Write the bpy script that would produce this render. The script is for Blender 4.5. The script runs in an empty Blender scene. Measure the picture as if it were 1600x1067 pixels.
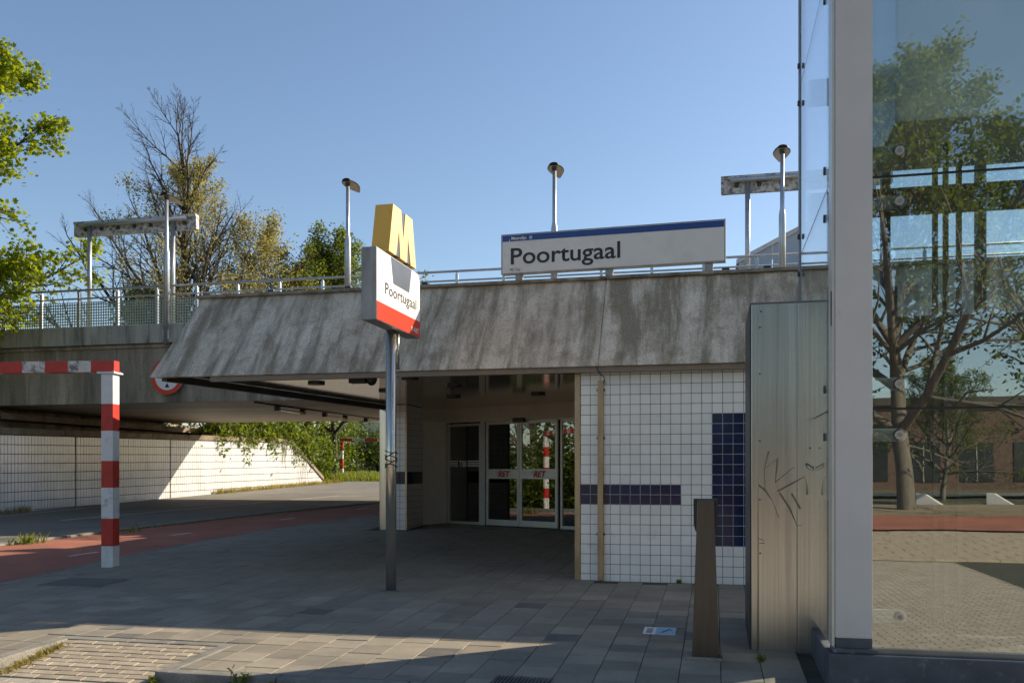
import bpy, bmesh, math, random
import numpy as np
from mathutils import Vector, Matrix
R = math.radians
sc = bpy.context.scene
col = sc.collection

# ------------------------------------------------------------------ camera, sky, sun, exposure
cam_d = bpy.data.cameras.new('camera')
cam_d.sensor_width = 36.0
cam_d.lens = 31.5
cam_d.shift_y = 0.1266
cam_d.clip_start = 0.05
cam_d.clip_end = 5000
cam = bpy.data.objects.new('camera', cam_d)
col.objects.link(cam)
cam.location = (0, 0, 1.7)
cam.rotation_euler = (R(90), 0, R(12.7))
sc.camera = cam

SUN_AZ, SUN_EL = 54.0, 29.0          # azimuth from +Y towards +X
sun_dir = Vector((math.sin(R(SUN_AZ)) * math.cos(R(SUN_EL)), math.cos(R(SUN_AZ)) * math.cos(R(SUN_EL)), math.sin(R(SUN_EL))))
world = bpy.data.worlds.new('World')
sc.world = world
world.use_nodes = True
wn = world.node_tree.nodes
wl = world.node_tree.links
sky = wn.new('ShaderNodeTexSky')
sky.sky_type = 'NISHITA'
sky.sun_disc = False
sky.sun_elevation = R(SUN_EL)
sky.sun_rotation = R(SUN_AZ)
sky.altitude = 0
sky.air_density = 1.0
sky.dust_density = 0.6
sky.ozone_density = 2.0
bg = wn['Background']
bg.inputs['Strength'].default_value = 0.10
wl.new(sky.outputs[0], bg.inputs[0])

sun_d = bpy.data.lights.new('sun', 'SUN')
sun_d.energy = 5.0
sun_d.angle = R(0.5)
sun_d.color = (1.0, 0.86, 0.66)
sun = bpy.data.objects.new('sun', sun_d)
col.objects.link(sun)
sun.rotation_euler = sun_dir.to_track_quat('Z', 'Y').to_euler()
sun.location = sun_dir * 60

sc.view_settings.view_transform = 'Standard'
sc.view_settings.look = 'None'
sc.view_settings.exposure = 0.72
sc.view_settings.gamma = 1.0
sc.view_settings.use_curve_mapping = False
sc.render.engine = 'CYCLES'
sc.cycles.max_bounces = 8
sc.cycles.diffuse_bounces = 3
sc.cycles.glossy_bounces = 5
sc.cycles.transparent_max_bounces = 24
sc.cycles.use_denoising = True
sc.cycles.sample_clamp_indirect = 6.0

# ------------------------------------------------------------------ materials
MATS = {}

def new_mat(name):
    m = bpy.data.materials.new(name)
    m.use_nodes = True
    MATS[name] = m
    nt = m.node_tree
    return m, nt, nt.nodes['Principled BSDF']

def coords(nt, scale=(1, 1, 1), kind='world'):
    if kind == 'world':
        g = nt.nodes.new('ShaderNodeNewGeometry')
        src = g.outputs['Position']
    else:
        g = nt.nodes.new('ShaderNodeTexCoord')
        src = g.outputs['Object']
    mp = nt.nodes.new('ShaderNodeMapping')
    mp.inputs['Scale'].default_value = scale
    nt.links.new(src, mp.inputs['Vector'])
    return mp.outputs['Vector']

def noise(nt, vec, scale, detail=5, rough=0.6, dist=0.0):
    n = nt.nodes.new('ShaderNodeTexNoise')
    n.inputs['Scale'].default_value = scale
    n.inputs['Detail'].default_value = detail
    n.inputs['Roughness'].default_value = rough
    n.inputs['Distortion'].default_value = dist
    nt.links.new(vec, n.inputs['Vector'])
    return n.outputs['Fac']

def ramp(nt, fac, stops):
    r = nt.nodes.new('ShaderNodeValToRGB')
    el = r.color_ramp.elements
    while len(el) < len(stops):
        el.new(0.5)
    for e, (p, c) in zip(el, stops):
        e.position = p
        e.color = (c[0], c[1], c[2], 1) if not isinstance(c, (int, float)) else (c, c, c, 1)
    nt.links.new(fac, r.inputs['Fac'])
    return r.outputs['Color']

def mixc(nt, a, b, fac, mode='MIX'):
    m = nt.nodes.new('ShaderNodeMix')
    m.data_type = 'RGBA'
    m.blend_type = mode
    def put(sock, v):
        if hasattr(v, 'is_output'):
            nt.links.new(v, sock)
        elif isinstance(v, (int, float)):
            sock.default_value = v
        else:
            sock.default_value = (v[0], v[1], v[2], 1)
    put(m.inputs['Factor'], fac)
    put(m.inputs[6], a)
    put(m.inputs[7], b)
    return m.outputs[2]

def bump(nt, bsdf, height, strength, distance=0.01):
    b = nt.nodes.new('ShaderNodeBump')
    b.inputs['Strength'].default_value = strength
    b.inputs['Distance'].default_value = distance
    nt.links.new(height, b.inputs['Height'])
    nt.links.new(b.outputs['Normal'], bsdf.inputs['Normal'])

def obj_random(nt):
    return nt.nodes.new('ShaderNodeObjectInfo').outputs['Random']

def mat(name, c, rough=0.6, metal=0.0, var=0.25, vs=4.0, stain=None, ss=1.2, st=(0.45, 0.7), sfac=0.7,
        stretch=(1, 1, 1), bmp=0.0, bs=60.0, bd=0.005, rand=0.0, fine=0.0, fs=120.0, rvar=0.0, spec=0.5, kind='world'):
    m, nt, b = new_mat(name)
    v = coords(nt, (1, 1, 1), kind)
    vst = coords(nt, stretch, kind)
    lo = tuple(x * (1 - var) for x in c)
    hi = tuple(min(1, x * (1 + var)) for x in c)
    colr = ramp(nt, noise(nt, vst, vs), [(0.3, lo), (0.7, hi)])
    if fine:
        f = ramp(nt, noise(nt, v, fs, 3, 0.7), [(0.3, 1 - fine), (0.7, 1 + fine)])
        colr = mixc(nt, colr, f, 1.0, 'MULTIPLY')
    if stain is not None:
        sf = ramp(nt, noise(nt, vst, ss, 8, 0.65, 0.3), [(st[0], 0.0), (st[1], sfac)])
        colr = mixc(nt, colr, stain, sf)
    if rand:
        rr = ramp(nt, obj_random(nt), [(0.0, 1 - rand), (1.0, 1 + rand)])
        colr = mixc(nt, colr, rr, 1.0, 'MULTIPLY')
    nt.links.new(colr, b.inputs['Base Color'])
    b.inputs['Roughness'].default_value = rough
    b.inputs['Metallic'].default_value = metal
    b.inputs['Specular IOR Level'].default_value = spec
    if rvar:
        rf = ramp(nt, noise(nt, vst, vs * 2.3), [(0.3, max(0, rough - rvar)), (0.7, min(1, rough + rvar))])
        nt.links.new(rf, b.inputs['Roughness'])
    if bmp:
        bump(nt, b, noise(nt, v, bs, 4, 0.7), bmp, bd)
    return m

def glass(name, tint, f0=0.1, rough=0.0, dirt=0.04, refl=(1, 1, 1)):
    m = bpy.data.materials.new(name)
    m.use_nodes = True
    MATS[name] = m
    nt = m.node_tree
    nt.nodes.clear()
    out = nt.nodes.new('ShaderNodeOutputMaterial')
    tr = nt.nodes.new('ShaderNodeBsdfTransparent')
    tr.inputs[0].default_value = (*tint, 1)
    gl = nt.nodes.new('ShaderNodeBsdfGlossy')
    gl.inputs['Roughness'].default_value = rough
    gl.inputs['Color'].default_value = (*refl, 1)
    lw = nt.nodes.new('ShaderNodeLayerWeight')
    lw.inputs['Blend'].default_value = 0.5
    pw = nt.nodes.new('ShaderNodeMath'); pw.operation = 'POWER'; pw.inputs[1].default_value = 4.0
    nt.links.new(lw.outputs['Facing'], pw.inputs[0])
    fr = nt.nodes.new('ShaderNodeMath'); fr.operation = 'MULTIPLY_ADD'
    fr.inputs[1].default_value = 1.0 - f0
    fr.inputs[2].default_value = f0
    nt.links.new(pw.outputs[0], fr.inputs[0])
    v = coords(nt)
    bmpn = nt.nodes.new('ShaderNodeBump')
    bmpn.inputs['Strength'].default_value = 0.02
    bmpn.inputs['Distance'].default_value = 0.02
    nt.links.new(noise(nt, v, 1.3, 2), bmpn.inputs['Height'])
    nt.links.new(bmpn.outputs[0], gl.inputs['Normal'])
    mx = nt.nodes.new('ShaderNodeMixShader')
    nt.links.new(fr.outputs[0], mx.inputs[0])
    nt.links.new(tr.outputs[0], mx.inputs[1])
    nt.links.new(gl.outputs[0], mx.inputs[2])
    df = nt.nodes.new('ShaderNodeBsdfDiffuse')
    df.inputs[0].default_value = (0.5, 0.5, 0.47, 1)
    m2 = nt.nodes.new('ShaderNodeMixShader')
    d = ramp(nt, noise(nt, coords(nt, (1, 1, 0.25)), 2.5, 6), [(0.4, 0.0), (0.8, dirt)])
    nt.links.new(d, m2.inputs[0])
    nt.links.new(mx.outputs[0], m2.inputs[1])
    nt.links.new(df.outputs[0], m2.inputs[2])
    nt.links.new(m2.outputs[0], out.inputs[0])
    return m

def leaf_mat(name, c, c2, trans=0.5, glow=(1.9, 1.75, 0.55)):
    m = bpy.data.materials.new(name)
    m.use_nodes = True
    MATS[name] = m
    nt = m.node_tree
    nt.nodes.clear()
    out = nt.nodes.new('ShaderNodeOutputMaterial')
    v = coords(nt)
    cc = ramp(nt, noise(nt, v, 1.7, 6, 0.75), [(0.3, c), (0.7, c2)])
    d = nt.nodes.new('ShaderNodeBsdfPrincipled')
    d.inputs['Roughness'].default_value = 0.45
    d.inputs['Specular IOR Level'].default_value = 0.35
    nt.links.new(cc, d.inputs['Base Color'])
    t = nt.nodes.new('ShaderNodeBsdfTranslucent')
    tc = mixc(nt, cc, glow, 1.0, 'MULTIPLY')
    nt.links.new(tc, t.inputs[0])
    mx = nt.nodes.new('ShaderNodeMixShader')
    mx.inputs[0].default_value = trans
    nt.links.new(d.outputs[0], mx.inputs[1])
    nt.links.new(t.outputs[0], mx.inputs[2])
    nt.links.new(mx.outputs[0], out.inputs[0])
    return m

def concrete_fascia():
    m, nt, b = new_mat('weathered_concrete')
    v = coords(nt)
    run = coords(nt, (3.4, 0.5, 0.5))
    base = ramp(nt, noise(nt, v, 1.3, 6), [(0.3, (0.54, 0.465, 0.36)), (0.72, (0.78, 0.69, 0.555))])
    dark = ramp(nt, noise(nt, run, 1.25, 8, 0.7, 0.25), [(0.43, 0.0), (0.60, 0.85)])
    c = mixc(nt, base, (0.21, 0.175, 0.115), dark)
    light = ramp(nt, noise(nt, coords(nt, (6, 0.5, 0.5)), 1.0, 5, 0.6), [(0.58, 0.0), (0.75, 0.5)])
    c = mixc(nt, c, (0.62, 0.58, 0.50), light)
    blot = ramp(nt, noise(nt, v, 3.3, 8, 0.75), [(0.48, 0.0), (0.66, 0.65)])
    c = mixc(nt, c, (0.25, 0.19, 0.11), blot)
    speck = ramp(nt, noise(nt, v, 90, 4, 0.8), [(0.35, 0.5), (0.62, 1.35)])
    c = mixc(nt, c, speck, 1.0, 'MULTIPLY')
    nt.links.new(c, b.inputs['Base Color'])
    b.inputs['Roughness'].default_value = 0.85
    bump(nt, b, noise(nt, v, 70, 5, 0.75), 0.55, 0.012)
    return m

def perforated(name, c):
    m = bpy.data.materials.new(name)
    m.use_nodes = True
    MATS[name] = m
    nt = m.node_tree
    b = nt.nodes['Principled BSDF']
    b.inputs['Base Color'].default_value = (*c, 1)
    b.inputs['Metallic'].default_value = 0.0
    b.inputs['Roughness'].default_value = 0.8
    g_ = nt.nodes.new('ShaderNodeNewGeometry')
    sp = nt.nodes.new('ShaderNodeSeparateXYZ')
    nt.links.new(g_.outputs['Position'], sp.inputs[0])
    def op(kind, a, k=None):
        n_ = nt.nodes.new('ShaderNodeMath'); n_.operation = kind
        nt.links.new(a, n_.inputs[0])
        if k is not None:
            if hasattr(k, 'is_output'): nt.links.new(k, n_.inputs[1])
            else: n_.inputs[1].default_value = k
        return n_.outputs[0]
    def sq(ax):
        f = op('FRACT', op('MULTIPLY', sp.outputs[ax], 1 / 0.075))
        d = op('SUBTRACT', f, 0.5)
        return op('MULTIPLY', d, d)
    r2 = op('ADD', sq('X'), sq('Z'))
    nt.links.new(op('GREATER_THAN', r2, 0.34 ** 2), b.inputs['Alpha'])
    return m

concrete_fascia()
mat('bridge_concrete', (0.34, 0.295, 0.225), 0.85, var=0.3, vs=0.9, stain=(0.07, 0.062, 0.05), ss=1.4, st=(0.42, 0.66), sfac=0.8, stretch=(1.6, 1.6, 0.18), bmp=0.4, bs=40, bd=0.012, fine=0.3, fs=35)
mat('parapet_concrete', (0.42, 0.41, 0.36), 0.8, var=0.2, vs=1.2, stain=(0.07, 0.07, 0.055), ss=1.6, st=(0.45, 0.68), sfac=0.85, stretch=(2.2, 2.2, 0.3), bmp=0.25, bs=50, fine=0.2)
mat('soffit_concrete', (0.33, 0.27, 0.20), 0.6, var=0.2, vs=0.6, stain=(0.17, 0.13, 0.09), ss=0.8, sfac=0.6, stretch=(0.25, 1.5, 1))
mat('cap_concrete', (0.34, 0.31, 0.26), 0.85, var=0.25, vs=3, stain=(0.06, 0.055, 0.035), ss=3, st=(0.4, 0.62), sfac=0.8, bmp=0.4, bs=50)
mat('brown_trim', (0.24, 0.185, 0.135), 0.55, var=0.12, vs=3, stain=(0.1, 0.08, 0.06), ss=3, sfac=0.4)
mat('dark_trim', (0.045, 0.038, 0.032), 0.5, var=0.2)
mat('white_tile', (0.84, 0.815, 0.765), 0.16, var=0.05, vs=2, stain=(0.38, 0.36, 0.32), ss=5, st=(0.6, 0.85), sfac=0.55, rand=0.05, bmp=0.04, bs=9, bd=0.01)
mat('navy_tile', (0.007, 0.017, 0.062), 0.14, var=0.15, vs=3, rand=0.2, bmp=0.04, bs=9, bd=0.01)
mat('underpass_grout', (0.15, 0.14, 0.125), 0.9, var=0.3, vs=2)
mat('grout', (0.065, 0.058, 0.048), 0.9, var=0.25, vs=6)
mat('pale_grout', (0.55, 0.56, 0.58), 0.9, var=0.15, vs=6)
mat('underpass_tile', (0.60, 0.61, 0.62), 0.13, var=0.08, vs=1.5, stain=(0.42, 0.40, 0.36), ss=1.6, st=(0.5, 0.8), sfac=0.5, stretch=(1, 1, 0.4), bmp=0.08, bs=2.5, bd=0.03)
mat('coping', (0.24, 0.185, 0.125), 0.85, var=0.25, vs=3, stain=(0.07, 0.055, 0.04), ss=2, sfac=0.7, bmp=0.3, bs=40)
mat('paver', (0.27, 0.235, 0.18), 0.78, var=0.14, vs=2.4, stain=(0.13, 0.125, 0.11), ss=1.1, st=(0.45, 0.75), sfac=0.6, rand=0.2, fine=0.3, fs=150, bmp=0.35, bs=160, bd=0.004, rvar=0.1)
mat('paver_dark', (0.15, 0.138, 0.12), 0.75, var=0.2, vs=4, rand=0.2, fine=0.3, fs=150, bmp=0.35, bs=160, bd=0.004)
mat('joint_sand', (0.06, 0.054, 0.042), 0.95, var=0.35, vs=8, stain=(0.05, 0.075, 0.025), ss=2.5, sfac=0.6, fine=0.3)
mat('kerb_stone', (0.235, 0.22, 0.19), 0.85, var=0.2, vs=5, stain=(0.1, 0.095, 0.07), ss=3, sfac=0.6, rand=0.1, fine=0.4, fs=120, bmp=0.6, bs=110, bd=0.008)
mat('ramp_brick', (0.36, 0.30, 0.22), 0.85, var=0.18, vs=5, rand=0.14, fine=0.3, fs=140, bmp=0.4, bs=140, bd=0.005)
mat('street_brick', (0.38, 0.335, 0.27), 0.85, var=0.18, vs=5, rand=0.14, fine=0.35, fs=140, bmp=0.4, bs=140, bd=0.005)
mat('asphalt', (0.19, 0.175, 0.15), 0.85, var=0.2, vs=0.8, stain=(0.13, 0.122, 0.11), ss=0.6, sfac=0.7, fine=0.4, fs=90, bmp=0.4, bs=120, bd=0.006)
mat('red_asphalt', (0.34, 0.125, 0.08), 0.85, var=0.18, vs=0.9, stain=(0.23, 0.09, 0.06), ss=0.7, sfac=0.7, fine=0.3, fs=90, bmp=0.4, bs=120, bd=0.006)
mat('road_paint', (0.62, 0.60, 0.55), 0.7, var=0.2, vs=9, stain=(0.2, 0.19, 0.17), ss=14, sfac=0.8)
mat('soil_grass', (0.085, 0.095, 0.035), 0.95, var=0.35, vs=0.6, stain=(0.13, 0.105, 0.06), ss=0.35, sfac=0.8, fine=0.4, fs=14)
mat('path_dirt', (0.27, 0.21, 0.14), 0.95, var=0.25, vs=0.8, stain=(0.11, 0.12, 0.04), ss=0.4, sfac=0.6, fine=0.3, fs=16)
mat('white_panel', (0.82, 0.77, 0.68), 0.5, var=0.05, vs=2, stain=(0.45, 0.42, 0.36), ss=1.5, sfac=0.3)
mat('header_panel', (0.62, 0.54, 0.42), 0.55, var=0.06, vs=2)
mat('aluminium_frame', (0.62, 0.61, 0.56), 0.38, 0.35, var=0.06, vs=6)
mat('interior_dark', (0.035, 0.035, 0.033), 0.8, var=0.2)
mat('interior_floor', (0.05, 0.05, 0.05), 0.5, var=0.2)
mat('galvanised', (0.48, 0.50, 0.52), 0.36, 0.65, var=0.12, vs=7, stain=(0.25, 0.25, 0.25), ss=6, sfac=0.4)
mat('lamp_metal', (0.34, 0.35, 0.36), 0.42, 0.6, var=0.1, vs=5)
mat('lamp_dark', (0.05, 0.055, 0.065), 0.4, 0.3, var=0.15)
mat('lamp_lens', (0.42, 0.36, 0.25), 0.2, 0.0, var=0.2, vs=14)
mat('sign_white', (0.72, 0.70, 0.66), 0.35, var=0.04, vs=3, stain=(0.45, 0.43, 0.38), ss=3, sfac=0.35, bmp=0.03, bs=15)
mat('bright_white', (0.80, 0.80, 0.80), 0.35, var=0.03, vs=3)
mat('sign_edge', (0.30, 0.30, 0.29), 0.5, 0.2, var=0.2, vs=6, stain=(0.14, 0.13, 0.11), ss=7, sfac=0.6, stretch=(1, 1, 0.3))
mat('sign_blue', (0.012, 0.055, 0.24), 0.35, var=0.06)
mat('ink', (0.016, 0.017, 0.022), 0.45, var=0.1)
mat('tag_ink', (0.16, 0.145, 0.12), 0.7, var=0.2)
mat('white_ink', (0.78, 0.78, 0.76), 0.5, var=0.03)
mat('pale_ink', (0.30, 0.50, 0.65), 0.5, var=0.03)
mat('red_ink', (0.45, 0.018, 0.03), 0.5, var=0.05)
mat('sign_red', (0.72, 0.045, 0.016), 0.35, var=0.05)
mat('metro_yellow', (0.80, 0.46, 0.075), 0.4, var=0.06, vs=3, stain=(0.45, 0.27, 0.05), ss=6, st=(0.55, 0.8), sfac=0.45)
mat('metro_yellow_sunlit', (0.84, 0.60, 0.27), 0.4, var=0.04, vs=3)  # the M's own yellow made paler, sunlight put into the colour
mat('slate_blue', (0.13, 0.15, 0.185), 0.35, 0.2, var=0.1, vs=4)
mat('stripe_red', (0.50, 0.026, 0.014), 0.5, var=0.12, vs=5, stain=(0.2, 0.02, 0.01), ss=7, sfac=0.5, bmp=0.05)
mat('stripe_white', (0.66, 0.66, 0.65), 0.5, var=0.06, vs=5, stain=(0.28, 0.24, 0.19), ss=8, st=(0.55, 0.72), sfac=0.75)
mat('grimy_white', (0.60, 0.58, 0.54), 0.55, var=0.12, vs=7, stain=(0.11, 0.09, 0.075), ss=11, st=(0.46, 0.6), sfac=0.9)
mat('column_grey', (0.56, 0.54, 0.52), 0.5, 0.0, var=0.05, vs=2, stain=(0.3, 0.29, 0.29), ss=4, st=(0.62, 0.8), sfac=0.4, bmp=0.03, bs=200)
mat('plinth', (0.085, 0.09, 0.105), 0.7, var=0.25, vs=4, stain=(0.3, 0.28, 0.25), ss=6, st=(0.58, 0.72), sfac=0.7, fine=0.2, bmp=0.3, bs=40)
mat('plinth_edge', (0.085, 0.088, 0.098), 0.6, var=0.3, vs=8, stain=(0.5, 0.47, 0.42), ss=18, st=(0.6, 0.7), sfac=0.6, bmp=0.3, bs=60)
mat('clamp_steel', (0.30, 0.31, 0.30), 0.45, 0.3, var=0.2)
mat('dark_steel', (0.055, 0.058, 0.06), 0.45, 0.5, var=0.2)
mat('mid_steel', (0.20, 0.21, 0.22), 0.4, 0.7, var=0.15)
mat('bronze', (0.42, 0.31, 0.19), 0.38, 0.75, var=0.15, vs=5, stain=(0.18, 0.12, 0.07), ss=6, sfac=0.5, stretch=(1, 1, 0.3))
mat('dark_bollard', (0.10, 0.088, 0.076), 0.33, 0.8, var=0.1, vs=6, stretch=(8, 8, 0.3))
mat('black_plastic', (0.014, 0.014, 0.015), 0.35, var=0.1)
mat('lift_panel', (0.34, 0.37, 0.40), 0.4, 0.2, var=0.1, vs=2)
mat('stair_glass', (0.30, 0.36, 0.44), 0.25, 0.2, var=0.1, vs=1)
mat('bark', (0.055, 0.044, 0.034), 0.9, var=0.3, vs=9, stretch=(1, 1, 0.25), bmp=0.5, bs=30, bd=0.02)
mat('grey_bark', (0.13, 0.115, 0.095), 0.9, var=0.3, vs=9, stretch=(1, 1, 0.25), bmp=0.3, bs=30, bd=0.02)
mat('dry_vine', (0.26, 0.22, 0.16), 0.9, var=0.3, vs=6)
mat('house_render', (0.55, 0.48, 0.39), 0.85, var=0.08, vs=0.7)
mat('house_brick', (0.10, 0.06, 0.045), 0.85, var=0.2, vs=3, fine=0.3, fs=8)
mat('roof_tile', (0.16, 0.075, 0.05), 0.8, var=0.2, vs=2)
mat('window_dark', (0.02, 0.024, 0.028), 0.1, var=0.2)
glass('lift_glass', (0.84, 0.92, 0.92), 0.26, 0.0, 0.008, (1.0, 0.99, 0.94))
glass('lift_side_glass', (0.94, 0.97, 0.98), 0.05, 0.0, 0.03)
glass('door_glass', (0.72, 0.75, 0.73), 0.13, 0.0, 0.012)
perforated('mesh_panel', (0.36, 0.42, 0.35))
leaf_mat('plane_leaf', (0.11, 0.155, 0.012), (0.20, 0.235, 0.022), 0.55, (2.2, 2.1, 0.5))
leaf_mat('fresh_leaf', (0.065, 0.10, 0.014), (0.14, 0.175, 0.03), 0.5)
leaf_mat('tan_leaf', (0.21, 0.20, 0.075), (0.38, 0.33, 0.14), 0.5, (1.5, 1.45, 0.8))
leaf_mat('shrub_leaf', (0.06, 0.095, 0.016), (0.15, 0.19, 0.03), 0.45)
leaf_mat('dark_leaf', (0.03, 0.05, 0.012), (0.08, 0.11, 0.025), 0.4)
leaf_mat('blade', (0.10, 0.14, 0.02), (0.20, 0.22, 0.05), 0.5)
leaf_mat('dry_blade', (0.17, 0.16, 0.05), (0.30, 0.24, 0.09), 0.4)

def soffit_metal():
    m, nt, b = new_mat('soffit_metal')
    c = ramp(nt, noise(nt, coords(nt, (0.4, 3, 1)), 2, 4), [(0.3, (0.52, 0.45, 0.37)), (0.7, (0.62, 0.55, 0.46))])
    nt.links.new(c, b.inputs['Base Color'])
    b.inputs['Metallic'].default_value = 0.75
    b.inputs['Roughness'].default_value = 0.09
    bump(nt, b, noise(nt, coords(nt, (0.5, 4, 1)), 2.0, 2), 0.05, 0.01)
soffit_metal()

def brushed(name, c, rough, streak, aniso=0.7):
    m, nt, b = new_mat(name)
    v = coords(nt, (60, 60, 0.35))
    cc = ramp(nt, noise(nt, v, 1.0, 5, 0.7), [(0.25, tuple(x * 0.72 for x in c)), (0.75, tuple(min(1, x * 1.12) for x in c))])
    st = ramp(nt, noise(nt, coords(nt, (9, 9, 0.25)), 1.0, 7, 0.7), [(0.5, 0.0), (0.72, streak)])
    cc = mixc(nt, cc, tuple(x * 0.4 for x in c), st)
    nt.links.new(cc, b.inputs['Base Color'])
    b.inputs['Metallic'].default_value = 0.9
    b.inputs['Roughness'].default_value = rough
    b.inputs['Anisotropic'].default_value = aniso
    bump(nt, b, noise(nt, v, 1.0, 4), 0.06, 0.002)
brushed('brushed_steel', (0.50, 0.49, 0.45), 0.25, 0.6, 0.3)
brushed('pole_steel', (0.60, 0.56, 0.49), 0.2, 0.3, 0.0)
M = MATS

# ------------------------------------------------------------------ mesh helpers
def link(name, me, m=None, parent=None):
    o = bpy.data.objects.new(name, me)
    col.objects.link(o)
    if m is not None and me is not None and len(me.materials) == 0:
        me.materials.append(M[m] if isinstance(m, str) else m)
    if parent is not None:
        o.parent = parent
    return o

def tag(o, label=None, cat=None, group=None, kind=None):
    if label: o['label'] = label
    if cat: o['category'] = cat
    if group: o['group'] = group
    if kind: o['kind'] = kind
    return o

def thing(name, label, cat, group=None, loc=(0, 0, 0), rz=0.0):
    o = bpy.data.objects.new(name, None)
    o.empty_display_size = 0.2
    col.objects.link(o)
    o.location = loc
    o.rotation_euler = (0, 0, rz)
    return tag(o, label, cat, group)

def mesh(name, vs, fs, m=None, parent=None, smooth=False):
    me = bpy.data.meshes.new(name)
    me.from_pydata([tuple(v) for v in vs], [], fs)
    me.update()
    if smooth:
        me.polygons.foreach_set('use_smooth', [True] * len(me.polygons))
    return link(name, me, m, parent)

BOXF = [(0, 3, 2, 1), (4, 5, 6, 7), (0, 1, 5, 4), (1, 2, 6, 5), (2, 3, 7, 6), (3, 0, 4, 7)]
def boxv(x0, x1, y0, y1, z0, z1):
    return [(x0, y0, z0), (x1, y0, z0), (x1, y1, z0), (x0, y1, z0), (x0, y0, z1), (x1, y0, z1), (x1, y1, z1), (x0, y1, z1)]

def box(name, x0, x1, y0, y1, z0, z1, m, parent=None, bev=0.0):
    return hexa(name, boxv(x0, x1, y0, y1, z0, z1), m, parent, bev)

def hexa(name, v8, m, parent=None, bev=0.0, seg=2):
    return solid(name, v8, BOXF, m, parent, bev, seg)

def solid(name, vs, fs, m, parent=None, bev=0.0, seg=2):
    o = mesh(name, vs, fs, m, parent)
    bm = bmesh.new()
    bm.from_mesh(o.data)
    bmesh.ops.recalc_face_normals(bm, faces=bm.faces)
    if bev:
        bmesh.ops.bevel(bm, geom=list(bm.edges), offset=bev, segments=seg, profile=0.6, affect='EDGES')
    bm.to_mesh(o.data)
    bm.free()
    return o

def merge(parts):
    V, F = [], []
    for v, f in parts:
        n = len(V)
        V += list(v)
        F += [tuple(i + n for i in q) for q in f]
    return V, F

def prism(poly, a, b):
    """poly: list of 3D points (planar ring); extrude from offset a to b (Vectors)"""
    n = len(poly)
    a, b = Vector(a), Vector(b)
    V = [Vector(p) + a for p in poly] + [Vector(p) + b for p in poly]
    F = [tuple(range(n))[::-1], tuple(range(n, 2 * n))]
    for i in range(n):
        j = (i + 1) % n
        F.append((i, j, n + j, n + i))
    return V, F

def tube_vf(path, rads, k=10, cap=True):
    V, F = [], []
    path = [Vector(p) for p in path]
    if not isinstance(rads, (list, tuple)):
        rads = [rads] * len(path)
    prev = None
    for i, p in enumerate(path):
        d = (path[min(i + 1, len(path) - 1)] - path[max(i - 1, 0)])
        if d.length < 1e-9:
            d = Vector((0, 0, 1))
        d.normalize()
        if prev is None:
            up = Vector((0, 0, 1)) if abs(d.z) < 0.9 else Vector((1, 0, 0))
            u = d.cross(up).normalized()
        else:
            u = (prev - d * prev.dot(d)).normalized()
        prev = u
        w = d.cross(u)
        for j in range(k):
            a = 2 * math.pi * j / k
            V.append(p + (u * math.cos(a) + w * math.sin(a)) * rads[i])
    for i in range(len(path) - 1):
        for j in range(k):
            j2 = (j + 1) % k
            F.append((i * k + j, i * k + j2, (i + 1) * k + j2, (i + 1) * k + j))
    if cap:
        F.append(tuple(range(k))[::-1])
        F.append(tuple(range((len(path) - 1) * k, len(path) * k)))
    return V, F

def tube(name, path, rads, m, parent=None, k=10, smooth=True):
    V, F = tube_vf(path, rads, k)
    return mesh(name, V, F, m, parent, smooth)

def disc(name, c, axis, r, th, m, parent=None, k=24, r_in=None):
    axis = Vector(axis).normalized()
    up = Vector((0, 0, 1)) if abs(axis.z) < 0.9 else Vector((1, 0, 0))
    u = axis.cross(up).normalized()
    w = axis.cross(u)
    c = Vector(c)
    if r_in is None:
        ring = [c + (u * math.cos(2 * math.pi * i / k) + w * math.sin(2 * math.pi * i / k)) * r for i in range(k)]
        V, F = prism(ring, (0, 0, 0), axis * th)
    else:
        V, F = [], []
        for rr, off in ((r, 0), (r, th), (r_in, th), (r_in, 0)):
            V += [c + (u * math.cos(2 * math.pi * i / k) + w * math.sin(2 * math.pi * i / k)) * rr + axis * off for i in range(k)]
        for a in range(4):
            b = (a + 1) % 4
            for i in range(k):
                j = (i + 1) % k
                F.append((a * k + i, a * k + j, b * k + j, b * k + i))
    return solid(name, V, F, m, parent)

def axes(origin, x, up):
    x = Vector(x).normalized()
    up = Vector(up)
    z = x.cross(up).normalized()
    up = z.cross(x)
    return Matrix(((x.x, up.x, z.x, origin[0]), (x.y, up.y, z.y, origin[1]), (x.z, up.z, z.z, origin[2]), (0, 0, 0, 1)))

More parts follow.
